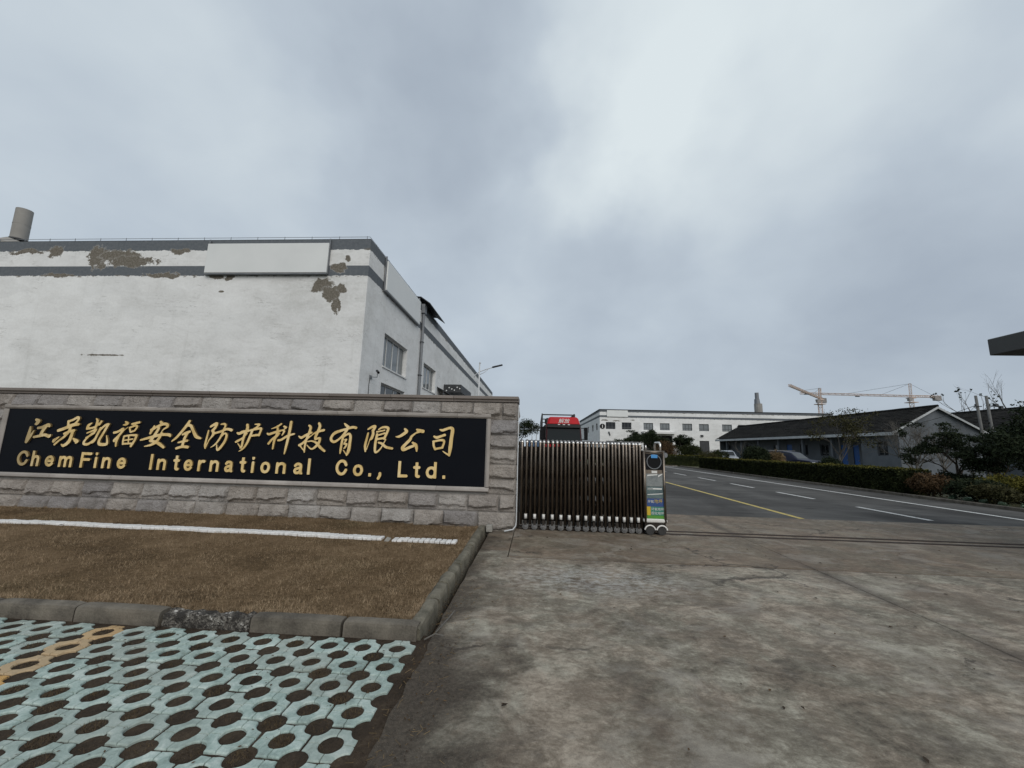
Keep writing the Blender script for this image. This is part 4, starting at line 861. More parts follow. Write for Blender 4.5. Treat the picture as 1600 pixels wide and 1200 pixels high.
# ---- near white factory behind the wall
FX, FY, FT = -6.98, 15.0, 9.89
fa = empty('white_factory', (-20, 30, 0), 'large peeling white factory with two grey bands behind the stone wall', 'building')
side = lambda u, z, d: (FX-d, u, z)
wins = [(17.2, 20.45, 4.98, 6.52), (23.6, 26.6, 4.98, 6.52), (17.2, 20.45, 2.6, 4.22), (23.6, 26.6, 2.6, 4.22), (37.0, 40.2, 2.6, 4.2), (43.5, 46.7, 2.6, 4.2), (50, 53.2, 2.6, 4.2)]
door = (31.0, 34.2, 0.0, 3.6)
mb = MB(); wall_grid(mb, FY, 62, 0, FT, wins+[door], side, 0.26)
wall_grid(mb, -46, FX, 0, FT, [], lambda u, z, d: (u, FY+d, z), 0.2)
mb.add([(FX, 62, 0), (-46, 62, 0), (-46, 62, FT), (FX, 62, FT)], [(0, 1, 2, 3)]); mb.add([(-46, FY, 0), (-46, 62, 0), (-46, 62, FT), (-46, FY, FT)], [(0, 1, 2, 3)])
mb.build('wall', M['plaster'], fa)
MB().box(-45.7, FX-0.3, FY+0.3, 61.7, 9.2, 9.4).build('roof', M['galv'], fa)
mb = MB(); mb.box(-46, FX-0.005, FY+0.005, FY+0.3, 9.4, FT+0.03).box(FX-0.3, FX-0.005, FY+0.301, 61.9, 9.4, FT+0.03); mb.build('parapet', M['dark_metal'], fa)
for h in wins[:2]: window(fa, side, h, 4, M['upvc'], M['curtained_glass'], 0.24, 0.06)
for h in wins[2:]: window(fa, side, h, 3, M['upvc'], M['glass'], 0.24, 0.06)
bar_ = MB(); bar(bar_, side, door[0], door[1], 0.02, 3.6, 0.2, 0.25); bar_.build('door', M['dark_metal'], fa)
mb = MB()
for h in wins[:4]: bar(mb, side, h[0]-0.05, h[1]+0.05, h[2]-0.07, h[2]-0.002, -0.05, 0.10)
mb.build('window_sill', M['upvc'], fa)
# blank sign boards on brackets
def board(P, u0, u1, z0, z1):
    mb = MB(); bar(mb, P, u0, u1, z0, z1-0.001, -0.17, -0.10); b_ = mb.build('blank_board', M['board'], fa, bevel=0.01)
    m2 = MB()
    for u in (u0, u1): bar(m2, P, u-0.03, u+0.03, z0-0.02, z1+0.22, -0.095, -0.04); bar(m2, P, u-0.025, u+0.025, z1+0.14, z1+0.19, -0.04, 0.25)
    bar(m2, P, u0, u1, z0-0.06, z0-0.012, -0.16, -0.003)
    m2.build('bracket', M['galv'], b_)
board(lambda u, z, d: (u, FY+d, z), -13.95, -8.68, 8.36, 9.66); board(side, 16.6, 21.75, 8.34, 9.72)
MB().tube([(FX+0.11, 22.6, 0), (FX+0.11, 22.6, 9.75)], 0.085, 10).build('downpipe', M['galv'], fa)
mb = MB()
for z in (1.5, 3.5, 5.5, 7.5): mb.box(FX+0.001, FX+0.21, 22.50, 22.70, z, z+0.05)
mb.build('pipe_clip', M['dark_metal'], fa)
mb = MB(); mb.hexa([(-7.9, 22.3, 10.28), (FX-0.02, 22.3, 10.22), (FX-0.02, 26.2, 10.22), (-7.9, 26.2, 10.28)], [(-7.9, 22.3, 10.33), (FX-0.02, 22.3, 10.27), (FX-0.02, 26.2, 10.27), (-7.9, 26.2, 10.33)])
mb.hexa([(FX-0.02, 22.3, 10.22), (FX+0.55, 22.3, 9.82), (FX+0.55, 26.2, 9.82), (FX-0.02, 26.2, 10.22)], [(FX-0.02, 22.3, 10.27), (FX+0.55, 22.3, 9.87), (FX+0.55, 26.2, 9.87), (FX-0.02, 26.2, 10.27)])
mb.build('hopper_cover', M['dark_metal'], fa)
mb = MB(); mb.box(-7.6, FX-0.31, 22.5, 26.0, 9.41, 10.2).box(FX+0.01, FX+0.22, 22.42, 22.85, 9.3, 9.85); mb.build('rain_hopper', M['galv'], fa)
# entrance canopy
cn = MB().box(FX+0.002, -5.64, 29.1, 33.6, 5.40, 6.02).build('entrance_canopy', M['dark_metal'], fa, bevel=0.02)
mb = MB()
for k in range(6): mb.box(-6.75+R_.uniform(0, 1.0), -6.6+R_.uniform(0, .02), 29.085, 29.099, 5.5+0.07*k, 5.56+0.07*k) if False else mb.cyl((-6.75+0.2*k, 29.095, 5.55+0.32*((k*37) % 10)/10), (0, 1, 0), 0.05, 0.02, 10)
mb.build('canopy_bolt', M['board'], cn)
MB().hexa([(FX+0.002, 27.1, 5.50), (FX+0.75, 27.1, 5.12), (FX+0.75, 29.0, 5.12), (FX+0.002, 29.0, 5.50)], [(FX+0.002, 27.1, 5.55), (FX+0.75, 27.1, 5.17), (FX+0.75, 29.0, 5.17), (FX+0.002, 29.0, 5.55)]).build('awning', M['dark_metal'], fa)
# lightning strip along the parapet
mb = MB(); mb.tube([(-46, FY+0.1, FT+0.17), (FX-0.1, FY+0.1, FT+0.17), (FX-0.1, 61, FT+0.17)], 0.011, 5)
for k in range(33): mb.tube([(-45.6+k*1.2, FY+0.1, FT+0.0), (-45.6+k*1.2, FY+0.1, FT+0.20)], 0.011, 5)
for k in range(30): mb.tube([(FX-0.1, FY+0.8+k*1.5, FT+0.0), (FX-0.1, FY+0.8+k*1.5, FT+0.20)], 0.011, 5)
mb.build('lightning_strip', M['galv'], fa)
# camera on its bracket
cc = empty('security_camera', (FX, 16.1, 4.3), 'small dark security camera on a wall bracket below the upper window of the white factory', 'camera')
MB().box(FX+0.001, FX+0.03, 15.9, 16.15, 4.18, 4.32).tube([(FX+0.03, 16.0, 4.25), (FX+0.28, 16.05, 4.25), (FX+0.28, 16.05, 4.40)], 0.018, 6).build('bracket', M['galv'], cc)
MB().cyl((FX+0.32, 15.98, 4.47), (0.5, -0.75, -0.35), 0.055, 0.34, 10).build('camera_body', M['black_plastic'], cc)
MB().tube([(FX+0.02, 15.95, 4.2), (FX+0.02, 15.9, 3.9), (FX+0.015, 15.93, 3.3), (FX+0.015, 15.93, 0.5)], 0.012, 5).build('cable', M['black_plastic'], cc)
# roof exhaust stack
st = empty('exhaust_stack', (-24.6, 16.6, 9.4), 'stubby grey exhaust duct on a cone base standing on the white factory roof', 'chimney')
b0 = Vector((-25.42, 16.6, 10.85)); t0 = Vector((-25.42, 16.58, 12.45))
MB().tube([b0, (b0+t0)/2, t0], [0.30, 0.298, 0.295], 24, caps=False).tube([t0, b0], [0.27, 0.275], 24, caps=False).build('duct', M['vent'], st, smooth=True)
MB().tube([(b0.x-0.12, 16.6, 9.4), (b0.x-0.12, 16.6, 10.52), (b0.x-0.02, 16.6, 10.84)], [0.80, 0.76, 0.36], 24).build('cone_base', M['vent'], st)
MB().tube([b0+Vector((0, 0, -0.02)), b0+Vector((0, 0, 0.05))], [0.335, 0.335], 24).build('clamp_band', M['dark_metal'], st)
MB().tube([(b0+t0)/2, (b0+t0)/2+Vector((0, 0, 0.02))], [0.305, 0.305], 24).build('seam', M['vent'], st)

# ---- far white factory
GX, GY, GT = 13.4, 85.0, 9.80
fb = empty('far_factory', (35, 100, 0), 'long low white factory with grey stripes and a row of windows beyond the road', 'building')
front = lambda u, z, d: (u, GY+d, z); left = lambda u, z, d: (GX+d, u, z)
k_ = 85/80
fx_ = [13.79, 16.92, 21.15, 24.31, 28.62, 31.80, 36.18, 39.2, 43.6, 46.8, 51.0, 54.2]
fw = [(x*k_, x*k_+1.98, 5.75, 7.2) for x in fx_]; fl = [(x*k_, x*k_+1.98, 1.2, 3.3) for x in (13.79, 16.92, 36.18, 39.2, 43.6, 46.8, 51.0)]
fd = [(31.76*k_, 33.6*k_, 0.0, 3.75), (22.4, 28.3, 0.0, 4.6)]
lwn = [(y, y+2.2, 5.6, 7.1) for y in (88.2, 94.5, 102.5, 111.5)]
mb = MB(); wall_grid(mb, GX, 60.6, 0, GT, fw+fl+fd, front, 0.25); wall_grid(mb, GY, 124, 0, GT, lwn, left, 0.25)
mb.add([(60.6, 124, 0), (60.6, GY, 0), (60.6, GY, GT), (60.6, 124, GT)], [(0, 1, 2, 3)]); mb.add([(GX, 124, 0), (60.6, 124, 0), (60.6, 124, GT), (GX, 124, GT)], [(0, 1, 2, 3)])
mb.build('wall', M['plaster_far'], fb)
MB().box(GX-0.12, 60.7, GY-0.12, 124, GT, GT+0.12).build('roof', M['dark_metal'], fb)
for i, h in enumerate(fw): window(fb, front, h, 3 if i != 5 else 2, M['far_frame'], M['glass' if i < 2 else 'pale_glass'], 0.22, 0.10, rail=h[2]+0.42)
for h in fl: window(fb, front, h, 3, M['far_frame'], M['glass'], 0.22, 0.10)
for h in lwn: window(fb, left, h, 2, M['far_frame'], M['glass'], 0.22, 0.10)
mb = MB(); bar(mb, front, fd[0][0], fd[0][1], 0.02, 3.7, 0.12, 0.2); dr = mb.build('door', M['dark_metal'], fb)
mb = MB(); bar(mb, front, fd[1][0], fd[1][1], 0.02, 4.6, 0.9, 1.0); mb.build('entrance_recess', M['canvas'], fb)
MB().box(22.0, 28.7, GY-1.6, GY-0.003, 4.95, 5.35).build('entrance_canopy', M['plaster_far'], fb)
mb = MB(); bar(mb, front, 14.9, 19.25, 8.35, 9.72, -0.15, -0.04); mb.build('blank_board', M['board'], fb)
mb = MB(); mb.cyl((13.95, GY-0.03, 6.3), (0, 1, 0), 0.55, 0.05, 24); dsc = mb.build('number_disc', M['black_plastic'], fb)
lettering('lettering', '1', M['ink_white'], dsc, (13.95, GY-0.07, 5.98), 0.9, bold=0.03, align='CENTER')
MB().box(34.0, 34.5, GY-0.25, GY-0.003, 4.55, 4.95).tube([(15.2, GY-0.1, 4.9), (15.25, GY-0.1, 5.2), (15.5, GY-0.1, 4.4)], 0.12, 6).build('wall_fitting', M['dark_metal'], fb)
fs_ = empty('far_exhaust_stack', (47.7, 88, 9.9), 'grey stepped exhaust stack on the roof of the far white factory', 'chimney')
MB().cyl((47.6, 88, 11.0), (0, 0, 1), 0.78, 2.0, 14).build('cone_base', M['vent'], fs_); MB().tube([(47.45, 88, 11.9), (47.4, 88, 13.0)], [0.58, 0.5], 14).tube([(47.45, 88, 13.0), (47.45, 88, 14.4)], [0.40, 0.38], 14).build('duct', M['galv'], fs_)

# ---- low grey houses with tiled roofs
def tiled_plane(mb, x0, z0, x1, z1, y0, y1, ny, nrow):
    """pitched roof plane built of lapped, wavy tile rows: from eave (x0,z0) to ridge (x1,z1)"""
    L = math.hypot(x1-x0, z1-z0); nxn, nzn = -(z1-z0)/L, (x1-x0)/L
    if nzn < 0: nxn, nzn = -nxn, -nzn
    ys = np.linspace(y0, y1, ny*2+1)
    for r in range(nrow):
        t0, t1 = r/nrow, (r+1.0)/nrow + 0.02
        vs = []
        for k, y in enumerate(ys):
            wv = (0.03 if k % 2 else 0.0) + 0.012*mnoise.noise((y*0.8, r*1.7, x0)) + 0.03*mnoise.noise((y*0.15, r*0.3, x0))
            for t, lift in ((t0, 0.035), (t1, 0.0)):
                vs.append((x0+(x1-x0)*t+nxn*(wv+lift), y, z0+(z1-z0)*t+nzn*(wv+lift)))
        mb.add(vs, [(2*k, 2*k+1, 2*k+3, 2*k+2) for k in range(len(ys)-1)])
def row_house(name, label, xL, xR, y0, y1, eave, ridge, holes_w, doors, group=None, ny=60, porch=None):
    ho = empty(name, ((xL+xR)/2, y0, 0), label, 'house', group)
    xm = (xL+xR)/2; P = lambda u, z, d: (xL+d, u, z)
    mb = MB()
    if porch:
        yp, dp = porch; near = [h for h in holes_w+doors if h[1] < yp]; far_ = [h for h in holes_w+doors if h[0] > yp]
        wall_grid(mb, y0, yp, 0, eave-0.02, near, P, 0.2); P2 = lambda u, z, d: (xL+dp+d, u, z); wall_grid(mb, yp, y1, 0, eave-0.02, far_, P2, 0.2)
        mb.add([(xL, yp, 0), (xL+dp, yp, 0), (xL+dp, yp, eave-0.02), (xL, yp, eave-0.02)], [(0, 1, 2, 3)])
        k = yp+3.4
        while k < y1: mb.box(xL, xL+0.24, k, k+0.24, 0, eave-0.021); k += 4.2
        mb.box(xL-0.02, xL+0.26, yp+0.01, y1, eave-0.34, eave-0.022)
    else: P2 = P; yp = 1e9; wall_grid(mb, y0, y1, 0, eave-0.02, holes_w+doors, P, 0.2)
    PP = lambda h: P2 if h[0] > yp else P
    for y in (y0, y1): mb.add([(xL, y, 0), (xR, y, 0), (xR, y, eave-0.02), (xm, y, ridge-0.06), (xL, y, eave-0.02)], [(0, 1, 2, 3, 4)])
    mb.add([(xR, y0, 0), (xR, y1, 0), (xR, y1, eave-0.02), (xR, y0, eave-0.02)], [(0, 1, 2, 3)])
    mb.build('wall', M['house_wall'], ho)
    ov = 0.55; sl_ = (ridge-eave)/(xm-xL)
    mb = MB()
    for xe, sgn in ((xL-ov, -1), (xR+ov, 1)): tiled_plane(mb, xe, eave-ov*sl_, xm, ridge, y0-0.25, y1+0.25, ny, 14)
    mb.tube([(xm, y, ridge+0.06+0.02*mnoise.noise((y, 1, 1))) for y in np.linspace(y0-0.25, y1+0.25, 40)], 0.11, 6)
    rf = mb.build('roof', M['tiles'], ho)
    mb = MB(); mb.box(xL-ov-0.02, xL-ov+0.04, y0-0.22, y1+0.22, eave-ov*sl_-0.26, eave-ov*sl_-0.01)
    for xe, s_ in ((xL-ov, 1), (xR+ov, -1)):
        ze = eave-ov*sl_
        mb.hexa([(xe, y0-0.27, ze-0.16), (xm-s_*0.002, y0-0.27, ridge-0.16), (xm-s_*0.002, y0-0.22, ridge-0.16), (xe, y0-0.22, ze-0.16)], [(xe, y0-0.27, ze+0.0), (xm-s_*0.002, y0-0.27, ridge+0.0), (xm-s_*0.002, y0-0.22, ridge+0.0), (xe, y0-0.22, ze+0.0)])
    mb.box(xL-ov+0.041, xL-0.002, y0, y1, eave-ov*sl_-0.24, eave-ov*sl_-0.20)
    mb.build('fascia', M['fascia'], ho)
    for h in holes_w: window(ho, PP(h), h, 2, M['far_frame'], M['glass'], 0.16, 0.08)
    for i, h in enumerate(doors):
        mb = MB(); bar(mb, PP(h), h[0]+0.01, h[1]-0.01, 0.01, h[3]-0.02, 0.06, 0.12); d_ = mb.build('door', M['blue'], ho)
        mb = MB(); bar(mb, PP(h), h[0]+0.12, h[0]+0.2, 1.0, 1.14, 0.03, 0.058); mb.build('handle', M['galv'], d_)
    return ho
row_house('row_house', 'low grey row house with a dark tiled roof and blue doors behind the hedge', 28.0, 33.9, 32.7, 63.0, 3.72, 5.42,
          [(33.75, 34.75, 1.55, 2.75), (42.4, 43.6, 1.4, 2.6), (45.5, 46.8, 1.4, 2.6), (50.5, 51.8, 1.4, 2.6), (57.0, 58.4, 1.4, 2.6)], [(38.6, 39.3, 0, 2.5), (40.0, 40.8, 0, 2.5), (48.2, 49.2, 0, 2.6)], porch=(36.35, 1.5))
row_house('row_house', 'second grey house with a dark tiled roof, partly behind the concrete poles on the right', 42.0, 50.0, 29.0, 64.0, 4.3, 6.35, [(33, 34.6, 1.4, 2.9), (38, 39.6, 1.4, 2.9), (46, 47.6, 1.4, 2.9)], [(42, 43, 0, 2.7)])

# ---- gatehouse on the right, only the corner of its flat roof shows
gh = empty('gatehouse', (12, 5, 0), 'dark flat canopy roof corner of the gatehouse at the right edge', 'gatehouse')
MB().box(8.70, 14.5, 1.5, 8.0, 3.47, 3.79).build('roof', M['canopy'], gh, bevel=0.012)
MB().box(10.4, 14.2, 2.2, 7.0, 0.0, 3.469).build('wall', M['plaster_far'], gh)
mb = MB(); mb.box(10.37, 10.398, 3.2, 6.0, 1.0, 2.5); mb.build('window', M['glass'], gh)

# ================================================================== RETRACTABLE GATE
gt = empty('retractable_gate', (1.0, 7.9, 0), 'folded dull stainless steel retractable gate with wheels and a drive unit at its end', 'gate')
GF, GB = 7.66, 8.12
nb = 31
gxs = [-0.255 + 2.205*(1.16*(i/(nb-1)) - 0.16*(i/(nb-1))**2) for i in range(nb)]
mb = MB(); H = 1.63; r = 0.024
mb.tube([(0, GF, 0.10), (0, GF, H-0.09), (0, GF+0.012, H-0.045), (0, GF+0.045, H-0.012), (0, GF+0.10, H), (0, GB-0.10, H), (0, GB-0.03, H-0.03), (0, GB, H-0.12), (0, GB, 0.10)], r, 9)
fr0 = mb.build('gate_frame', M['steel'], None, smooth=True); fr_me = fr0.data; bpy.data.objects.remove(fr0)
cap = MB().tube([(0, 0, -0.03), (0, 0, 0.0), (0, 0, 0.017), (0, 0, 0.026)], [0.029, 0.029, 0.02, 0.008], 10).build('cap', M['chrome'], None, smooth=True); cap_me = cap.data; bpy.data.objects.remove(cap)
sl0 = MB().tube([(0, 0, 0), (0, 0, 0.085)], 0.0275, 10).build('sleeve', M['white_metal'], None, smooth=True); sl_me = sl0.data; bpy.data.objects.remove(sl0)
wm = MB(); wm.cyl((0, 0, 0), (0, 1, 0), 0.056, 0.045, 18).cyl((0, -0.030, 0), (0, 1, 0), 0.035, 0.014, 12).cyl((0, -0.040, 0), (0, 1, 0), 0.014, 0.02, 8)
w0 = wm.build('wheel', M['wheel_grey'], None, bevel=0.004); wh_me = w0.data; bpy.data.objects.remove(w0)
fk0 = MB().box(-0.022, 0.022, -0.036, -0.030, -0.01, 0.11).box(-0.022, 0.022, 0.030, 0.036, -0.01, 0.11).box(-0.022, 0.022, -0.036, 0.036, 0.111, 0.118).build('fork', M['steel_dark'], None); fk_me = fk0.data; bpy.data.objects.remove(fk0)
for i, x in enumerate(gxs):
    f = link('gate_frame', fr_me, gt, (x, 0, R_.uniform(-.004, .004)), (0, R_.uniform(-.004, .004), 0)); f.location.y = -7.9
    link('cap', cap_me, f, (x, GF+0.028, H-0.022), (math.radians(-32), 0, 0))
    if i % 2 == 1:
        for y in (GF-0.004, GB+0.004):
            wh = link('wheel', wh_me, gt, (x, y, 0.062)); link('fork', fk_me, wh, (x, y, 0.062))
        link('sleeve', sl_me, f, (x, GF, 0.20))
mb = MB()
for y, ph in ((GF+0.05, 1), (GF+0.07, 0), (GF+0.14, 1), (GB-0.14, 0), (GB-0.07, 1)):
    for i in range(nb-1):
        for z in (0.28, 0.62, 0.96, 1.30):
            a, b = (z, z+0.24) if (i+ph) % 2 else (z+0.24, z)
            mb.tube([(gxs[i], y, a), (gxs[i+1], y, b)], 0.014, 4)
for i in range(nb-1):   # tie plates low and high between neighbouring frames
    for z in (0.16, 0.80, 1.42):
        mb.box(gxs[i]+0.004, gxs[i+1]-0.004, GF+0.18, GF+0.21, z, z+0.10)
for i in range(nb-1):   # dark flat strips added between the frames to keep the gaps dark
    xm_ = (gxs[i]+gxs[i+1])/2; w_ = (gxs[i+1]-gxs[i])*(0.24 if i < 5 else 0.36)
    mb.box(xm_-w_, xm_+w_, GF+0.225, GF+0.235, 0.13, 1.50)
    if i % 2: mb.box(xm_-w_*0.8, xm_+w_*0.9, GB-0.06, GB-0.05, 0.13, 1.45)
mb.build('links_and_gap_strips', M['steel_dark'], gt, kind='stuff')
# drive unit
hd = MB().box(2.035, 2.425, 7.60, 8.14, 0.20, 1.50).build('drive_unit', M['steel'], gt, bevel=0.012)
HX0, HX1, HF = 2.06, 2.40, 7.60
mb = MB()
for x in (HX0-0.005, HX1+0.005): mb.tube([(x, HF-0.012, 0.22), (x, HF-0.012, 1.50)], 0.022, 8)
mb.tube([(HX0-0.005, HF-0.012, 1.47), (HX1+0.005, HF-0.012, 1.47)], 0.02, 8)
mb.build('corner_tube', M['steel'], hd, smooth=True)
MB().box(HX0+0.02, HX1-0.02, HF-0.012, HF-0.001, 1.15, 1.44).build('display_panel', M['black_plastic'], hd, bevel=0.003)
mb = MB(); rc_ = Vector((2.23, HF-0.018, 1.295))
mb.tube([rc_+Vector((0.128*math.cos(a), 0, 0.128*math.sin(a))) for a in np.linspace(0, 2*math.pi, 37)], 0.010, 6, caps=False); mb.build('display_ring', M['galv'], hd, smooth=True)
MB().box(2.175, 2.29, HF-0.034, HF-0.030, 1.365, 1.425).build('blue_sticker', M['sticker'], hd)
MB().box(2.185, 2.285, HF-0.008, HF-0.001, 1.09, 1.135).build('name_plate', M['ink_white'], hd)
def post(name, x0, x1, z0, z1, m, d=0.004): return MB().box(x0, x1, HF-d, HF-0.0005, z0, z1).build(name, m, hd)
post('torn_poster', 2.085, 2.385, 0.86, 1.08, M['poster_grey'], 0.003)
mb = MB(); mb.add([(2.10, HF-0.006, 1.035), (2.28, HF-0.006, 1.055), (2.29, HF-0.006, 1.075), (2.11, HF-0.006, 1.060)], [(0, 1, 2, 3)]); mb.add([(2.30, HF-0.006, 1.02), (2.385, HF-0.006, 1.075), (2.38, HF-0.006, 1.09), (2.30, HF-0.006, 1.05)], [(0, 1, 2, 3)]); mb.build('paper_scrap', M['ink_white'], hd)
post('faded_poster', 2.085, 2.385, 0.645, 0.855, M['poster_dark'], 0.004)
post('blue_poster', 2.09, 2.385, 0.50, 0.64, M['poster_blue'], 0.005)
post('green_poster', 2.15, 2.39, 0.345, 0.495, M['poster_green'], 0.005)
post('yellow_poster', 2.085, 2.149, 0.345, 0.495, M['poster_yellow'], 0.005)
post('lime_poster', 2.085, 2.39, 0.285, 0.344, M['poster_lime'], 0.005)
def ptext(body, x, z, s_, m, bold=0.0): lettering('lettering', body, m, hd, (x, HF-0.0075, z), s_, bold=bold, extrude=0.0004)
ptext('环氧地坪', 2.158, 0.432, 0.057, M['ink_white']); ptext('固化地坪', 2.158, 0.363, 0.057, M['ink_white'])
ptext('地坪', 2.215, 0.565, 0.075, M['poster_yellow']); ptext('环氧', 2.10, 0.565, 0.055, M['ink_white']); ptext('地坪', 2.10, 0.79, 0.05, M['ink_white'])
mb = MB(); mb.add([(2.10, HF-0.0055, 0.70), (2.37, HF-0.0055, 0.72), (2.37, HF-0.0055, 0.735), (2.10, HF-0.0055, 0.712)], [(0, 1, 2, 3)]); mb.add([(2.20, HF-0.0055, 0.80), (2.36, HF-0.0055, 0.80), (2.36, HF-0.0055, 0.825), (2.20, HF-0.0055, 0.825)], [(0, 1, 2, 3)]); mb.build('poster_strip', M['ink_white'], hd)
MB().box(2.02, 2.44, 7.575, 8.16, 0.215, 0.285).build('skirt', M['white_metal'], hd, bevel=0.02)
mb = MB().box(2.05, 2.42, 7.62, 8.12, 0.10, 0.20); mb.build('chassis', M['steel_dark'], hd)
for x in (2.13, 2.34):
    for y in (7.62, 8.10): w_ = MB().cyl((x-0.055, y, 0.075), (0, 1, 0), 0.075, 0.06, 20).build('wheel', M['rubber'], gt, bevel=0.006)
    mb = MB(); mb.tube([(x+0.095*math.cos(a), 7.585, 0.075+0.095*math.sin(a)) for a in np.linspace(0.2, math.pi-0.2, 12)], 0.014, 6); mb.build('wheel_arch', M['white_metal'], hd)
mb = MB(); mb.tube([(2.20, 8.0, 1.50), (2.20, 8.0, 1.60)], 0.014, 6).tube([(2.40, 7.75, 1.50), (2.40, 7.75, 1.62), (2.40, 7.80, 1.65), (2.40, 8.05, 1.65), (2.40, 8.10, 1.60), (2.40, 8.10, 1.5)], 0.02, 8); mb.build('end_loop', M['chrome'], hd, smooth=True)
MB().cyl((2.47, 7.72, 1.42), (0.4, -1, 0), 0.045, 0.06, 12).box(2.425, 2.45, 7.70, 7.74, 1.40, 1.44).build('warning_lamp', M['galv'], hd)
hd.location.x -= 0.055
# post that closes the gate against the wall, and the white pipe at the wall foot
MB().box(-0.33, -0.30, 7.75, 8.05, 0.0, 1.60).build('wall_post', M['steel_dark'], gt)
pp = MB().tube([(-0.335, 7.57, 2.3), (-0.335, 7.57, 0.16), (-0.345, 7.54, 0.08), (-0.39, 7.47, 0.030), (-0.54, 7.36, 0.018)], [0.008, 0.009, 0.012, 0.013, 0.013], 8).build('drain_hose', M['lamp_white'], None, smooth=True)
tag(pp, 'thin pale hose running down the end of the stone wall onto the concrete', 'pipe')

# ================================================================== TRUCK
tk = empty('cargo_truck', (1.85, 26, 0), 'red cab-over cargo truck with an open rack body parked facing the gate', 'truck')
TX0, TX1, TY = 0.62, 2.98, 26.0
def tapered(x0, x1, y0, y1, z0, z1, tx, ty): return [(x0, y0, z0), (x1, y0, z0), (x1, y1, z0), (x0, y1, z0)], [(x0+tx, y0+ty, z1), (x1-tx, y0+ty, z1), (x1-tx, y1, z1), (x0+tx, y1, z1)]
MB().hexa(*tapered(TX0, TX1, TY, TY+2.1, 0.55, 1.75, 0, 0.02)).build('cab', M['red'], tk, bevel=0.05)
MB().hexa(*tapered(TX0, TX1, TY+0.02, TY+2.1, 1.751, 2.86, 0.06, 0.22)).build('cab_upper', M['red_dark'], tk, bevel=0.05)
mb = MB(); mb.hexa([(0.72, TY+0.16, 3.0), (2.88, TY+0.16, 3.0), (2.93, TY+1.9, 2.86), (0.67, TY+1.9, 2.86)], [(0.86, TY+0.42, 3.54), (2.74, TY+0.42, 3.54), (2.78, TY+1.7, 3.62), (0.82, TY+1.7, 3.62)])
fairing = mb.build('roof_fairing', M['red'], tk, bevel=0.10)
MB().hexa([(0.70, TY+0.02, 2.82), (2.90, TY+0.02, 2.82), (2.90, TY+0.24, 2.82), (0.70, TY+0.24, 2.82)], [(0.72, TY+0.12, 3.06), (2.88, TY+0.12, 3.06), (2.88, TY+0.26, 3.06), (0.72, TY+0.26, 3.06)]).build('sun_visor', M['black_plastic'], tk, bevel=0.02)
MB().hexa([(0.70, TY-0.005, 1.80), (2.90, TY-0.005, 1.80), (2.90, TY+0.04, 1.80), (0.70, TY+0.04, 1.80)], [(0.76, TY+0.195, 2.81), (2.84, TY+0.195, 2.81), (2.84, TY+0.24, 2.81), (0.76, TY+0.24, 2.81)])  .build('windscreen', M['truck_glass'], tk, bevel=0.01)
MB().box(0.9, 1.6, TY-0.03, TY-0.012, 1.86, 1.90).box(1.9, 2.6, TY-0.03, TY-0.012, 1.86, 1.90).build('wiper', M['black_plastic'], tk)
MB().hexa([(1.0, TY+0.10, 1.9), (2.3, TY+0.10, 1.9), (2.3, TY+0.14, 1.9), (1.0, TY+0.14, 1.9)], [(1.0, TY+0.21, 2.3), (2.3, TY+0.21, 2.3), (2.3, TY+0.23, 2.3), (1.0, TY+0.23, 2.3)]).build('dashboard', M['poster_grey'], tk)
for x in (1.48, 1.80, 2.12): MB().box(x-0.075, x+0.075, TY+0.06, TY+0.13, 2.985, 3.05).build('clearance_lamp', M['ink_white'], tk, bevel=0.015)
me = text_mesh('解放', 0.36, extrude=0.006, shear=0.25, align='CENTER'); me.materials.append(M['ink_white']); me.materials[0] = M['ink_white']
o = link('lettering', me, fairing, (1.80, TY+0.205, 3.15), (math.radians(65), 0, 0))
for s_, x in ((1, 2.98), (-1, 0.62)):
    MB().box(x+s_*0.22-0.11, x+s_*0.22+0.11, TY-0.15, TY+0.02, 2.05, 2.85).tube([(x-s_*0.05, TY+0.2, 2.80), (x+s_*0.2, TY-0.06, 2.80)], 0.025, 6).tube([(x-s_*0.05, TY+0.1, 2.1), (x+s_*0.2, TY-0.06, 2.1)], 0.025, 6).build('mirror', M['black_plastic'], tk, bevel=0.02)
    MB().box(x-s_*0.5-0.18, x-s_*0.5+0.18, TY-0.07, TY-0.03, 0.78, 1.0).build('headlight', M['chrome'], tk, bevel=0.02)
MB().box(TX0-0.02, TX1+0.02, TY-0.12, TY-0.025, 0.35, 0.74).build('bumper', M['dark_metal'], tk, bevel=0.03)
mb = MB()
for k in range(5): mb.box(1.1, 2.5, TY-0.02, TY+0.01, 1.08+k*0.11, 1.14+k*0.11)
mb.build('grille', M['black_plastic'], tk)
for y in (TY+1.0, TY+4.6, TY+8.6, TY+9.9):
    for x in (0.78, 2.82): MB().cyl((x, y, 0.5), (1, 0, 0), 0.5, 0.34, 20).build('wheel', M['rubber'], tk, bevel=0.03)
MB().box(0.46, 2.72, TY+2.35, TY+11.6, 0.95, 1.2).build('cargo_bed', M['dark_metal'], tk)
mb = MB()
for y in np.linspace(TY+2.4, TY+11.5, 9):
    for x in (0.42, 2.70): mb.box(x-0.05, x+0.05, y-0.05, y+0.05, 1.2, 3.88)
for z in (1.6, 2.0, 2.4, 2.8, 3.83):
    for x in (0.42, 2.70): mb.box(x-0.035, x+0.035, TY+2.451, TY+11.5, z, z+0.10)
mb.box(0.471, 2.649, TY+2.35, TY+2.44, 3.80, 3.88).box(0.471, 2.649, TY+6.9, TY+6.98, 3.80, 3.88).box(0.471, 2.649, TY+11.45, TY+11.52, 3.80, 3.88)
mb.build('cargo_rack', M['dark_metal'], tk)
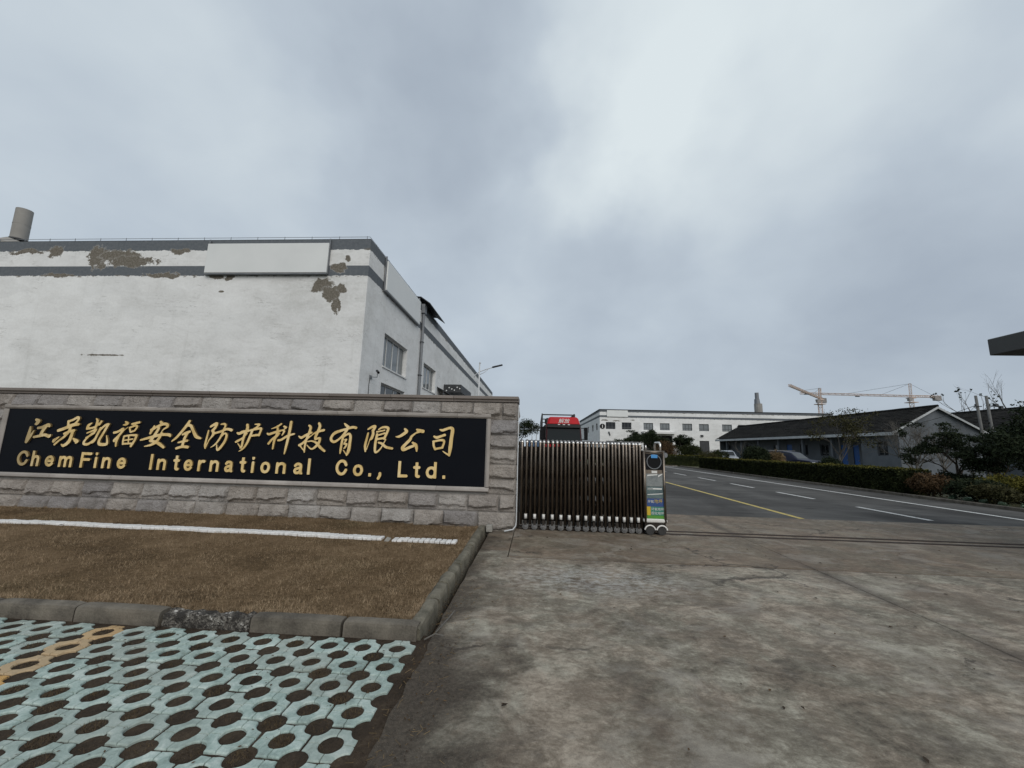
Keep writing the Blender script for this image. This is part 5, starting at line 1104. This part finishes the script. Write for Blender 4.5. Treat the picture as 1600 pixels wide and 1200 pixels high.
MB().box(0.52, 2.6, TY+2.5, TY+11.3, 1.21, 3.15).box(0.62, 1.15, TY+2.5, TY+3.4, 3.151, 3.62).box(1.3, 2.3, TY+3.0, TY+4.4, 3.151, 3.70).build('tarpaulin_load', M['canvas'], tk, bevel=0.12)
MB().box(0.33, 0.36, TY+2.4, TY+11.4, 1.25, 2.95).build('side_board', M['canvas'], tk)

# ================================================================== CRANES
def lattice(mb, a, b, wd, n, r):
    a, b = Vector(a), Vector(b); t = (b-a).normalized(); u = t.orthogonal().normalized()
    if abs(t.z) < 0.9: u = Vector((-t.y, t.x, 0)).normalized()
    v = t.cross(u); cs = [(u*sx+v*sy)*wd/2 for sx, sy in ((-1, -1), (1, -1), (1, 1), (-1, 1))]
    for c in cs: mb.tube([a+c, b+c], r, 4)
    for i in range(n):
        p, q = a+(b-a)*i/n, a+(b-a)*(i+1)/n
        for k in range(4):
            c0, c1 = cs[k], cs[(k+1) % 4]
            mb.tube([p+c0, q+c1] if i % 2 else [p+c1, q+c0], r*0.6, 3); mb.tube([q+c0, q+c1], r*0.6, 3)
def crane(label, base, top, jib_end, counter_end, apex):
    b = Vector(base); c = empty('tower_crane', base, label, 'crane', None)
    top_ = b+Vector((0, 0, top)); je, ce = Vector(jib_end), Vector(counter_end); ap = Vector(apex)
    mb = MB(); lattice(mb, b, top_-Vector((0, 0, 1.5)), 1.9, 16, 0.16); mb.build('mast', M['crane'], c)
    mb = MB(); lattice(mb, top_-Vector((0, 0, 2)), ap, 1.1, 5, 0.15); mb.build('tower_top', M['crane'], c)
    mb = MB(); lattice(mb, top_, je, 1.0, 34, 0.125); mb.build('jib', M['crane'], c)
    mb = MB(); lattice(mb, top_, ce, 1.0, 8, 0.17); mb.build('counter_jib', M['crane'], c)
    t = (ce-top_).normalized()
    mb = MB(); q = ce-t*1.8; mb.box(q.x-1.9, q.x+1.9, q.y-0.9, q.y+0.9, q.z-2.4, q.z+0.5); mb.build('counterweight', M['crane_block'], c, bevel=0.1)
    mb = MB(); q = top_+Vector((-1.6, -1.0, -2.0)); mb.box(q.x-0.9, q.x+0.9, q.y-0.8, q.y+0.8, q.z-1, q.z+1); mb.build('operator_cab', M['crane_block'], c)
    mb = MB(); mb.box(b.x-2.2, b.x+2.2, b.y-2.2, b.y+2.2, top-4.0, top-3.6).box(b.x-1.6, b.x+1.6, b.y-1.6, b.y+1.6, top-1.4, top-0.9); mb.build('slewing_ring', M['crane'], c)
    mb = MB(); mb.tube([ap, top_+(je-top_)*0.62], 0.07, 4).tube([ap, top_+(je-top_)*0.28], 0.07, 4).tube([ap, ce-t*2.5], 0.07, 4); mb.build('tie_bar', M['dark_metal'], c)
    q = top_+(je-top_)*0.48
    mb = MB(); mb.box(q.x-1, q.x+1, q.y-0.5, q.y+0.5, q.z-1.2, q.z-0.75); tr_ = mb.build('trolley', M['dark_metal'], c)
    return c
crane('pale orange tower crane with long level jib and counterweight above the house gable', (224, 250, 0), 37.6, (160.6, 250, 38.3), (240.5, 250, 37.6), (224.4, 250, 45.2))
crane('pale orange tower crane turned towards the viewer, beside the far factory roof', (171.5, 250, 0), 35.6, (128.6, 208, 36.1), (177.4, 255.4, 35.6), (172.2, 250, 41.6))

# ================================================================== POLES, LAMP, PIPE BRIDGE
for i, (x, lab) in enumerate(((32.3, 'left of the two leaning concrete utility poles in front of the grey gable'), (33.02, 'right of the two leaning concrete utility poles, with a small bracket on it'))):
    up = empty('utility_pole', (x+0.10, 31, 0), lab, 'pole', 'concrete utility poles by the gable')
    MB().tube([(x+0.10, 31, 0), (x, 31, 6.1)], [0.105, 0.08], 12).build('shaft', M['pole'], up, smooth=True)
    mb = MB()
    if i: mb.tube([(x, 30.9, 5.35), (x+0.85, 30.9, 5.28)], 0.04, 5).box(x+0.35, x+0.55, 30.8, 31.0, 5.3, 5.5).box(x+0.7, x+0.86, 30.8, 31.0, 5.1, 5.35)
    else: mb.tube([(x-0.3, 30.9, 5.28), (x+0.2, 30.9, 5.30)], 0.035, 5).cyl((x-0.22, 30.9, 5.38), (0, 0, 1), 0.05, 0.16, 8)
    mb.build('cross_bracket', M['dark_metal'], up)
def sag(a, b, dip, n=14): return [Vector(a).lerp(Vector(b), k/n)+Vector((0, 0, -dip*4*(k/n)*(1-k/n))) for k in range(n+1)]
pw = MB().tube(sag((32.0, 30.9, 5.33), (27.6, 34.0, 3.6), 0.25), 0.018, 4).tube(sag((32.0, 30.9, 5.30), (33.4, 33.0, 4.9), 0.1), 0.012, 4).build('service_cable', M['dark_metal'], None)
tag(pw, 'thin dark service cable drooping from the left concrete pole to the grey house', 'cable')
pw = MB().tube(sag((33.8, 30.9, 5.25), (47, 36, 4.3), 0.5), 0.016, 4).build('service_cable', M['dark_metal'], None)
tag(pw, 'thin dark cable running from the right concrete pole to the second tiled house', 'cable')
lp = empty('street_lamp', (-4.45, 30, 0), 'tall pale street lamp with one curved arm beside the side wall of the near factory', 'street lamp')
MB().tube([(-4.45, 30, 0), (-4.45, 30, 7.85)], [0.085, 0.05], 10).build('pole', M['lamp_white'], lp, smooth=True)
MB().tube([(-4.85, 30, 6.75), (-4.75, 30, 6.95), (-4.45, 30, 7.18), (-3.95, 30, 7.38), (-3.4, 30, 7.55)], 0.032, 8).tube([(-4.45, 30, 6.95), (-4.05, 30, 7.15), (-3.75, 30, 7.42)], 0.022, 6).tube([(-4.45, 30, 6.3), (-4.78, 30, 6.5), (-4.8, 30, 6.85)], 0.02, 6).build('arm', M['lamp_white'], lp, smooth=True)
MB().hexa([(-3.45, 29.88, 7.50), (-2.66, 29.90, 7.70), (-2.66, 30.10, 7.70), (-3.45, 30.12, 7.50)], [(-3.47, 29.88, 7.60), (-2.68, 29.90, 7.80), (-2.68, 30.10, 7.80), (-3.47, 30.12, 7.60)]).build('lamp_head', M['dark_metal'], lp, bevel=0.02)
MB().cyl((-4.43, 30, 7.88), (0, 0, 1), 0.07, 0.1, 8).build('pole_cap', M['lamp_white'], lp)
pb = empty('pipe_bridge', (-2, 60, 0), 'raised grey pipe bridge crossing behind the truck', 'pipe bridge')
MB().tube([(-9, 60, 4.45), (3.5, 60, 4.45)], 0.16, 8).tube([(-9, 60.5, 4.5), (3.5, 60.5, 4.5)], 0.12, 8).build('pipe', M['pipe_grey'], pb, smooth=True)
mb = MB().box(-9, 3.5, 59.8, 60.7, 3.98, 4.15)
for x in (-8, 3.2): mb.box(x-0.12, x+0.12, 60, 60.4, 0, 3.979)
mb.build('truss', M['galv'], pb)
bs = empty('blue_shed', (-0.8, 52, 0), 'low blue sheet metal shed seen between the gate bars', 'shed')
MB().box(-1.3, 0.55, 51, 54, 0.02, 2.35).build('wall', M['shed_blue'], bs)
mb = MB()
for k in range(9): mb.box(-1.29+k*0.21, -1.23+k*0.21, 50.97, 50.999, 0.05, 2.3)
mb.build('rib', M['shed_blue'], bs); MB().box(-1.35, 0.6, 50.9, 54.1, 2.351, 2.43).build('roof', M['pipe_grey'], bs)
MB().tube([(-0.5, 51.5, 2.43), (-0.5, 51.5, 3.0)], 0.05, 6).tube([(0.05, 51.5, 2.43), (0.05, 51.5, 3.1)], 0.06, 6).build('flue', M['lamp_white'], bs)

# ================================================================== CARS
def car(label, x, y, rz, m, van=False):
    c = empty('parked_car', (0, 0, 0), label, 'car')
    L, Wd, Hh = 4.6, 1.8, 1.72
    prof = [(-2.3, 0.35), (-2.3, 0.80), (-2.15, 0.98), (-1.2, 1.08), (-0.55, 1.62), (0.2, 1.72), (1.55, 1.68), (2.2, 1.15), (2.3, 0.9), (2.28, 0.35)]
    mb = MB()
    n = len(prof); vs = []
    for s_ in (-1, 1):
        for (a, z) in prof: vs.append((a, s_*(Wd/2-(0.16 if z > 1.1 else 0.0)), z))
    mb.add(vs, [tuple(range(n-1, -1, -1)), tuple(range(n, 2*n))]+[(i, (i+1) % n, n+(i+1) % n, n+i) for i in range(n)])
    body = mb.build('body', m, c, bevel=0.05)
    for s_ in (-1, 1):
        y_ = s_*(Wd/2-0.10)
        MB().add([(-0.95, s_*0.86, 1.12), (1.95, s_*0.86, 1.16), (1.45, s_*0.775, 1.60), (-0.45, s_*0.775, 1.58)], [(0, 1, 2, 3)]).build('side_window', M['glass'], c)
        for a in (-1.45, 1.4): MB().cyl((a, s_*0.82, 0.33), (0, 1, 0), 0.33, 0.2, 18).build('wheel', M['rubber'], c, bevel=0.02)
        MB().box(-2.31, -2.22, s_*0.62-0.2, s_*0.62+0.2, 0.72, 0.88).build('headlight', M['chrome'], c, bevel=0.02)
    MB().add([(-1.16, -0.72, 1.13), (-1.16, 0.72, 1.13), (-0.6, 0.66, 1.60), (-0.6, -0.66, 1.60)], [(0, 1, 2, 3)]).build('windscreen', M['glass'], c)
    MB().box(-0.2, 1.5, -0.62, -0.56, 1.74, 1.78).box(-0.2, 1.5, 0.56, 0.62, 1.74, 1.78).build('roof_rail', M['chrome'], c)
    c.location = (x, y, 0.02); c.rotation_euler = (0, 0, rz); return c
car('dark blue car parked in front of the grey house, seen over the hedge', 21.7, 36.0, math.radians(118), M['car_paint'])
car('silver car parked near the far end of the hedge', 23.4, 51.0, math.radians(75), M['car_silver'])

# ================================================================== VEGETATION
def limbs(mb, rr, base, h, r0, spread, depth, tips, lean=(0, 0), n0=4, split=(2, 3), droop=0.0):
    """tapered trunk that forks again and again; end points are collected in tips"""
    def grow(p, dirn, L, r, lev):
        pts = [p]; rs = [r]; q = Vector(p); d_ = Vector(dirn)
        for k in range(3):
            d_ = (d_ + Vector((rr.uniform(-.16, .16), rr.uniform(-.16, .16), rr.uniform(-.05, .12)-droop*lev*0.1))).normalized()
            q = q + d_*(L/3); pts.append(q.copy()); rs.append(r*(1-0.16*(k+1)))
        mb.tube(pts, rs, 7 if lev == 0 else (5 if lev == 1 else 3), caps=False)
        if lev >= depth: tips.append(q); return
        for k in range(rr.randint(*split) if lev else n0):
            a = rr.uniform(0, 2*math.pi); s_ = spread*(0.6+0.6*rr.random())
            e = d_.orthogonal().normalized(); f = d_.cross(e)
            nd = (d_ + (e*math.cos(a)+f*math.sin(a))*s_).normalized()
            st = pts[rr.choice((2, 3, 3))] if lev else pts[rr.choice((1, 2, 3, 3))]
            grow(st, nd, L*rr.uniform(0.55, 0.8), r*0.52*rr.uniform(.8, 1.1), lev+1)
    grow(Vector(base), Vector((lean[0], lean[1], 1)).normalized(), h, r0, 0)
def tree(name, label, cat, base, h, r0, spread, depth, m, n, size, clump, seed, n0=4, split=(2, 3), lean=(0, 0), bark='bark', group=None, flat=0.0, squash=0.7, extra=()):
    rr = random.Random(seed); g_ = np.random.default_rng(seed)
    t = empty(name, base, label, cat, group); tips = []
    mb = MB(); limbs(mb, rr, base, h, r0, spread, depth, tips, lean, n0, split); mb.build('trunk', M[bark], t, smooth=True)
    if n:
        c = np.array([tuple(p) for p in tips]+[tuple(e) for e in extra]); k = len(c)
        rad = np.stack([clump*(0.6+0.8*g_.random(k)), clump*(0.6+0.8*g_.random(k)), clump*squash*(0.6+0.7*g_.random(k))], 1)
        array_mesh('crown', leaves(g_, c, rad, n, size, 0.15, flat), 4, M[m], t)
    return t
def bush(name, label, cat, c, rad, m, n, size, seed, shell=0.55, lumps=14, stem=True, group=None, rough=0.28, mix=None):
    """shrub: stems and a lumpy shell of leaves; rad are half sizes, c the base point"""
    g_ = np.random.default_rng(seed); rr = random.Random(seed)
    t = empty(name, c, label, cat, group)
    cx, cy, cz = c; rx, ry, rz = rad
    d_ = g_.normal(size=(lumps, 3)); d_ /= np.linalg.norm(d_, axis=1)[:, None]; d_[:, 2] = np.abs(d_[:, 2])*1.0-0.12
    cs = np.array([cx, cy, cz+rz*0.75])+d_*np.array([rx, ry, rz])*0.55
    rs = np.array([rx, ry, rz])*(rough+0.22*g_.random((lumps, 1)))*np.array([1, 1, 0.9])
    cs = np.vstack([cs, [[cx, cy, cz+rz*0.8]]]); rs = np.vstack([rs, [[rx*0.72, ry*0.72, rz*0.72]]])
    mb = MB()
    for k in range(7):
        q = cs[rr.randrange(lumps)]; mb.tube([(cx+rr.uniform(-.1, .1)*rx, cy+rr.uniform(-.1, .1)*ry, cz-0.02), ((cx+q[0])/2, (cy+q[1])/2, cz+(q[2]-cz)*0.55), tuple(q)], [0.03*max(rx, 0.5), 0.022*max(rx, 0.5), 0.008], 5)
    mb.build('stems', M['bark'], t)
    V = leaves(g_, cs, rs, n, size, shell); V[:, 2] = np.maximum(V[:, 2], cz+0.01)
    array_mesh('foliage', V, 4, M[m], t)
    return t
def hedge(label, x0, x1, y0, y1, z1, n, m, seed):
    g_ = np.random.default_rng(seed); h = empty('hedge', ((x0+x1)/2, (y0+y1)/2, 0), label, 'hedge')
    # twiggy heart of the hedge, an uneven block
    mb = MB(); L = max(x1-x0, y1-y0); nn = max(6, int(L/0.35)); along_y = (y1-y0) > (x1-x0)
    ring = []
    for i in range(nn+1):
        u = i/nn; f = lambda s_: 0.06*mnoise.noise((u*L*1.3, s_, seed))
        if along_y:
            y = y0+0.12+(y1-y0-0.24)*u; ring.append([(x0+0.10+f(1), y, 0.0), (x0+0.08+f(2), y, z1*0.6), (x0+0.14+f(3), y, z1-0.08+f(4)), (x1-0.14+f(5), y, z1-0.08+f(6)), (x1-0.1, y, 0.0)])
        else:
            x = x0+0.12+(x1-x0-0.24)*u; ring.append([(x, y0+0.10+f(1), 0.0), (x, y0+0.08+f(2), z1*0.6), (x, y0+0.14+f(3), z1-0.08+f(4)), (x, y1-0.14+f(5), z1-0.08+f(6)), (x, y1-0.1, 0.0)])
    mb.add([p for r in ring for p in r], [(i*5+k, i*5+k+1, (i+1)*5+k+1, (i+1)*5+k) for i in range(nn) for k in range(4)]+[(0, 1, 2, 3, 4), tuple(nn*5+k for k in (4, 3, 2, 1, 0))])
    mb.build('branches', M['leaf_hedge'], h)
    # clipped leaf skin
    ax, ay = x1-x0, y1-y0
    face = g_.choice(5, n, p=np.array([ax*ay*1.0, ay*z1, ay*z1*0.4, ax*z1, ax*z1*0.4])/(ax*ay+ay*z1*1.4+ax*z1*1.4))
    u, v = g_.random(n), g_.random(n); j = g_.normal(size=n)*0.025
    C_ = np.zeros((n, 3))
    def wav(a, b): return np.array([0.05*mnoise.noise((p*1.1, q*2.0, seed*1.3))+0.035*mnoise.noise((p*4.1, q*4.0, seed)) for p, q in zip(a, b)])
    X = x0+ax*u; Y = y0+ay*v; wv = wav(u*ax+v*ay, u*ax-v*ay)+j
    for k in range(5):
        s_ = face == k
        if k == 0: C_[s_] = np.stack([X, Y, z1+wv], 1)[s_]
        elif k in (1, 2): C_[s_] = np.stack([np.full(n, x0 if k == 1 else x1)+(wv if k == 2 else -wv)+0.02, Y, 0.02+z1*u**0.8], 1)[s_]
        else: C_[s_] = np.stack([X, np.full(n, y0 if k == 3 else y1)+(-wv if k == 3 else wv), 0.02+z1*v**0.8], 1)[s_]
    a = g_.normal(size=(n, 3)); a /= np.linalg.norm(a, axis=1)[:, None]; b = np.cross(a, g_.normal(size=(n, 3))); b /= np.linalg.norm(b, axis=1)[:, None]
    s = 0.042*(0.6+0.8*g_.random(n))[:, None]; a *= s; b *= s*0.6
    array_mesh('foliage', np.stack([C_-a, C_-b, C_+a, C_+b], 1).reshape(-1, 3), 4, M[m], h)
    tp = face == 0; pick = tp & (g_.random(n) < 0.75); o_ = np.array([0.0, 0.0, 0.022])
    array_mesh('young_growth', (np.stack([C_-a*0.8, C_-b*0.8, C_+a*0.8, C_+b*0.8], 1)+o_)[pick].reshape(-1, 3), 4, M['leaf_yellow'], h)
    return h
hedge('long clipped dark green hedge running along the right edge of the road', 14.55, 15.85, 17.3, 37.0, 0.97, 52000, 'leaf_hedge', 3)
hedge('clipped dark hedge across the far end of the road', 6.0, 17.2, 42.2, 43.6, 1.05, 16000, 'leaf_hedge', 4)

# right-hand bank, near to far
bush('shrub', 'rust-brown shrub at the near end of the long road hedge', 'shrub', (15.0, 16.4, 0), (0.75, 0.8, 0.60), 'leaf_rust', 5200, 0.045, 21)
bush('shrub', 'low dark shrub between the rust-brown shrub and the yellow-green mound', 'shrub', (15.4, 15.2, 0), (0.9, 0.85, 0.52), 'leaf_dark', 5200, 0.045, 22)
bush('shrub', 'olive shrub under the yellow-green mound beside the road', 'shrub', (15.0, 14.2, 0), (0.7, 0.8, 0.46), 'leaf_olive', 4200, 0.04, 23)
bush('mound_shrub', 'rounded yellow-green mound shrub in front of the branching evergreen', 'shrub', (16.9, 15.6, 0), (1.25, 1.1, 0.62), 'leaf_yellow', 8500, 0.04, 24, shell=0.8, rough=0.2)
bush('mound_shrub', 'small yellow-green mound just behind the long hedge below the house window', 'shrub', (16.6, 21.2, 0), (1.0, 1.2, 0.62), 'leaf_yellow', 6000, 0.045, 25, shell=0.8, rough=0.2)
bush('shrub', 'dark round bush behind the hedge in front of the blue doors', 'shrub', (16.2, 23.4, 0), (0.85, 0.9, 0.86), 'leaf_dark', 6500, 0.05, 26)
tree('ornamental_tree', 'dark branching evergreen with open gaps in front of the grey gable', 'tree', (19.7, 20.2, 0), 1.25, 0.09, 0.85, 4, 'leaf_dark', 9500, 0.045, 0.24, 31, n0=8, split=(2, 3), squash=0.6, extra=[(18.9, 20, 0.8), (19.3, 19.9, 0.6), (20.2, 20, 0.7), (20.6, 20.2, 0.9)])
bush('shrub', 'dark shrub at the foot of the branching evergreen by the gable', 'shrub', (19.0, 19.6, 0), (0.9, 0.7, 0.55), 'leaf_dark', 5000, 0.045, 61, shell=0.4)
tree('bare_tree', 'leafless grey twiggy tree in front of the gable corner of the grey house', 'tree', (21.6, 24.3, 0), 1.55, 0.09, 0.72, 5, None, 0, 0, 0, 32, n0=11, split=(3, 4), bark='twig')
tree('bare_tree', 'smaller leafless twiggy tree between the gable corner tree and the branching evergreen', 'tree', (22.6, 24.0, 0), 1.2, 0.07, 0.75, 5, None, 0, 0, 0, 62, n0=9, split=(3, 3), bark='twig')
tree('sparse_tree', 'thin olive tree with sparse leaves in front of the blue doors', 'tree', (17.7, 24.6, 0), 1.5, 0.07, 0.6, 4, 'leaf_olive', 3000, 0.05, 0.32, 33, n0=6, split=(2, 3), bark='twig')
tree('sparse_tree', 'thin leafless sapling beside the branching evergreen', 'tree', (21.4, 21.2, 0), 0.9, 0.05, 0.7, 4, None, 0, 0, 0, 34, n0=5, split=(2, 3), bark='twig')
tree('evergreen_tree', 'big dark evergreen at the right edge of the view', 'tree', (18.9, 15.6, 0), 1.6, 0.16, 0.75, 3, 'leaf_dark', 26000, 0.055, 0.62, 35, n0=8, split=(2, 3), squash=0.85, extra=[(18.2, 15.3, 0.8), (18.8, 15.0, 0.6), (17.8, 15.7, 1.5), (18.2, 15.6, 2.2), (18.6, 15.5, 2.9), (18.0, 15.2, 1.0)])
tree('evergreen_tree', 'smaller dark evergreen behind the mound shrub, left of the big evergreen', 'tree', (19.4, 18.1, 0), 0.9, 0.1, 0.8, 3, 'leaf_dark', 7000, 0.05, 0.4, 36, n0=6, squash=0.6, extra=[(19.0, 17.8, 0.7), (19.8, 18, 0.5)])
bush('shrub', 'dark dense shrub at the foot of the big evergreen on the right', 'shrub', (17.3, 14.4, 0), (1.0, 0.9, 0.66), 'leaf_dark', 7000, 0.05, 37)
bush('shrub', 'dry rust-coloured shrub at the road edge below the evergreen', 'shrub', (15.6, 12.7, 0), (0.7, 0.55, 0.28), 'leaf_rust', 3200, 0.04, 38)
bush('shrub', 'dark low shrub behind the white-green cabbage plants', 'shrub', (16.3, 13.4, 0), (0.8, 0.6, 0.42), 'leaf_dark', 4200, 0.045, 39)
# ornamental cabbages at the road edge
def rosette(loc, s_, seed):
    g_ = random.Random(seed); mb = MB()
    for k in range(16):
        a = k*2.4; t = k/16; r = s_*(1.0-0.7*t); z = s_*(0.15+0.75*t)
        c, q = math.cos(a), math.sin(a); w_ = s_*0.42
        p = lambda rr_, zz, o: (loc[0]+c*rr_-q*o, loc[1]+q*rr_+c*o, loc[2]+zz)
        mb.add([p(0, z*0.4, 0), p(r*0.6, z, -w_), p(r, z*1.15, 0), p(r*0.6, z, w_)], [(0, 1, 2, 3)])
    return mb
cab = None
spots = [(14.62+0.34*(k % 2)+R_.uniform(-.06, .06), 12.65+0.27*k) for k in range(12)]
for k, (x, y) in enumerate(spots):
    if cab is None:
        cab = rosette((0, 0, 0), 0.17, 5).build('cabbage_plant', M['leaf_cabbage'], None); o = cab
    else: o = cab.copy(); COL.objects.link(o)
    o.location = (x, y, 0.02); o.rotation_euler = (0, 0, k*1.3); s_ = R_.uniform(.8, 1.25); o.scale = (s_, s_, s_)
    tag(o, 'pale green ornamental cabbage in the row along the road edge on the right', 'plant', 'ornamental cabbages along the road edge')

# beyond the hedge, left of the row house
bush('shrub', 'dark spreading shrub in front of the far end of the grey row house', 'shrub', (17.2, 32.6, 0), (1.15, 1.1, 1.36), 'leaf_dark', 9000, 0.06, 41)
bush('shrub', 'straw-coloured dry shrub beside the dark spreading shrub', 'shrub', (18.6, 32.4, 0), (0.7, 0.8, 1.15), 'leaf_straw', 3600, 0.05, 42, shell=0.3)
bush('mound_shrub', 'low straw-tinted mound under the dark spreading shrub', 'shrub', (16.9, 30.6, 0), (0.8, 0.8, 0.58), 'leaf_straw', 3000, 0.045, 43)
tree('bare_tree', 'thin bare shrub in front of the white far factory wall by the door', 'tree', (25.8, 52, 0), 1.2, 0.06, 0.6, 4, None, 0, 0, 0, 44, n0=5, bark='twig')
bush('topiary', 'large clipped dome shrub behind the hedge at the end of the road', 'shrub', (17.6, 47, 0), (1.8, 1.5, 1.5), 'leaf_hedge', 11000, 0.055, 45, shell=0.9, rough=0.16)
bush('topiary', 'small clipped yellow-green dome in front of the large dome shrub', 'shrub', (18.6, 45, 0), (1.5, 1.1, 1.0), 'leaf_olive', 6500, 0.05, 46, shell=0.9, rough=0.16)
bush('topiary', 'clipped dark dome shrub right of the large dome by the factory door', 'shrub', (20.9, 47.5, 0), (1.5, 1.2, 1.15), 'leaf_hedge', 6500, 0.055, 47, shell=0.9, rough=0.16)
tree('evergreen_tree', 'dark bushy tree in front of the factory entrance canopy', 'tree', (14.9, 52, 0), 1.7, 0.12, 0.75, 3, 'leaf_dark', 8000, 0.085, 0.55, 48, n0=6, squash=0.7, extra=[(14.6, 51.5, 1.4), (15.6, 51.5, 1.2)])
bush('shrub', 'tall reddish-brown shrub just right of the gate drive unit', 'shrub', (14.9, 47, 0), (1.5, 1.0, 1.75), 'leaf_rust', 5200, 0.06, 49)
tree('evergreen_tree', 'dark spreading tree below the pair of far factory windows', 'tree', (21.0, 58, 0), 1.5, 0.12, 0.85, 3, 'leaf_dark', 6500, 0.09, 0.6, 50, n0=6, squash=0.6)
tree('evergreen_tree', 'dark flat-topped tree showing just above the gate beside the truck', 'tree', (13.4, 60, 0), 1.8, 0.12, 0.85, 3, 'leaf_dark', 6500, 0.09, 0.62, 51, n0=6, squash=0.5)
tree('evergreen_tree', 'dark tree left of the factory entrance, over the folded gate', 'tree', (17.0, 60, 0), 1.7, 0.12, 0.8, 3, 'leaf_dark', 6500, 0.09, 0.6, 52, n0=6, squash=0.6)
tree('evergreen_tree', 'dark tree peeking out between the stone wall and the gate', 'tree', (-2.35, 48, 0), 1.9, 0.14, 0.7, 3, 'leaf_dark', 8000, 0.08, 0.62, 53, n0=6, squash=0.8)
tree('bare_tree', 'tall leafless tree behind the second tiled house', 'tree', (71, 62, 0), 5.0, 0.25, 0.5, 5, None, 0, 0, 0, 54, n0=6, split=(2, 3), bark='twig')
tree('bare_tree', 'leafless tree with a dark clump in its top behind the concrete poles', 'tree', (63.5, 60, 0), 5.2, 0.22, 0.42, 4, 'leaf_dark', 260, 0.14, 0.1, 55, n0=5, split=(2, 2), bark='twig')
# dark growth behind the gate, seen through its bars
bush('shrub', 'dark shrub standing behind the left part of the gate', 'shrub', (-0.9, 14.0, 0), (1.0, 0.9, 0.8), 'leaf_dark', 6000, 0.05, 56)
bush('shrub', 'rust-tinged low shrub behind the gate beside the stone wall', 'shrub', (0.4, 13.2, 0), (0.8, 0.7, 0.45), 'leaf_rust', 4000, 0.045, 57)

# ================================================================== LITTER AND DEBRIS
mb = MB()
g2 = random.Random(77)
def fleck(x, y, z, s_):
    a = g2.uniform(0, 6.28); c, q = math.cos(a)*s_, math.sin(a)*s_
    mb.add([(x-c, y-q, z+0.002), (x+q*0.45, y-c*0.45, z+0.002+g2.random()*s_*0.4), (x+c, y+q, z+0.003), (x-q*0.45, y+c*0.45, z+0.002+g2.random()*s_*0.5)], [(0, 1, 2, 3)])
for k in range(260):
    x = -0.86+abs(g2.gauss(0, 0.28)); y = g2.uniform(1.6, 7.4); fleck(x, y, 0.0, g2.uniform(0.004, 0.014))
for k in range(170): fleck(g2.uniform(-0.3, 9), g2.uniform(1.8, 9.5), 0.002, g2.uniform(0.006, 0.022))
for k in range(170):
    x, y = -1.1-9*g2.random(), g2.uniform(3.6, 7.3); fleck(x, y, lawn_h(x, y)+0.014, g2.uniform(0.010, 0.028))
for k in range(160): x = g2.uniform(-4.5, -0.95); fleck(x, g2.uniform(1.9, 3.3), 0.001, g2.uniform(0.004, 0.012))
mb.build('leaf_litter', M['leaf_rust'], None, kind='stuff')
mb = MB()
for k in range(150):
    x = g2.uniform(-0.85, -0.55) if g2.random() < 0.7 else g2.uniform(-0.85, -0.3); y = g2.uniform(1.8, 4.6); a = g2.uniform(0, 6.28); L = g2.uniform(0.01, 0.045)
    mb.tube([(x, y, 0.004), (x+math.cos(a)*L, y+math.sin(a)*L, 0.008+g2.random()*0.01)], 0.0012, 3)
mb.build('twig_debris', M['leaf_straw'], None, kind='stuff')
tg = MB().tube([(-0.78, 3.42, 0.012), (-0.73, 3.7, 0.02), (-0.715, 3.86, 0.014)], 0.006, 5).build('stick', M['twig'], None); tag(tg, 'pale dry stick lying beside the kerb corner on the concrete', 'stick')
tg = MB().tube([(-0.84, 3.30, 0.01), (-0.77, 3.36, 0.03), (-0.70, 3.37, 0.015)], 0.005, 5).build('stick', M['twig'], None); tag(tg, 'short curved twig at the corner where the two kerbs meet', 'stick')
mb = MB()
for k in range(1500):   # small stones in the dirt strip and at the kerb foot
    if g2.random() < 0.5: x, y = -0.87+abs(g2.gauss(0, 0.12)), g2.uniform(1.5, 3.3)
    elif g2.random() < 0.5: x, y = g2.uniform(-5, -0.9), 3.30-abs(g2.gauss(0, 0.012))
    else: x, y = -0.865+abs(g2.gauss(0, 0.03)), g2.uniform(3.3, 7.2)
    s_ = g2.uniform(0.0015, 0.006); z = -0.014 if y < 3.3 and x < -0.66 else 0.0
    mb.add([(x-s_, y-s_*0.7, z), (x+s_, y-s_*0.8, z), (x+s_*0.2, y+s_, z), (x, y, z+s_*1.1)], [(0, 1, 3), (1, 2, 3), (2, 0, 3)])
for k in range(34):
    s0 = g2.uniform(0.008, 0.03); fleck(g2.uniform(-0.2, 7), g2.uniform(2.2, 7.4), 0.002, s0)
mb.build('grit', M['soil'], None, kind='stuff')
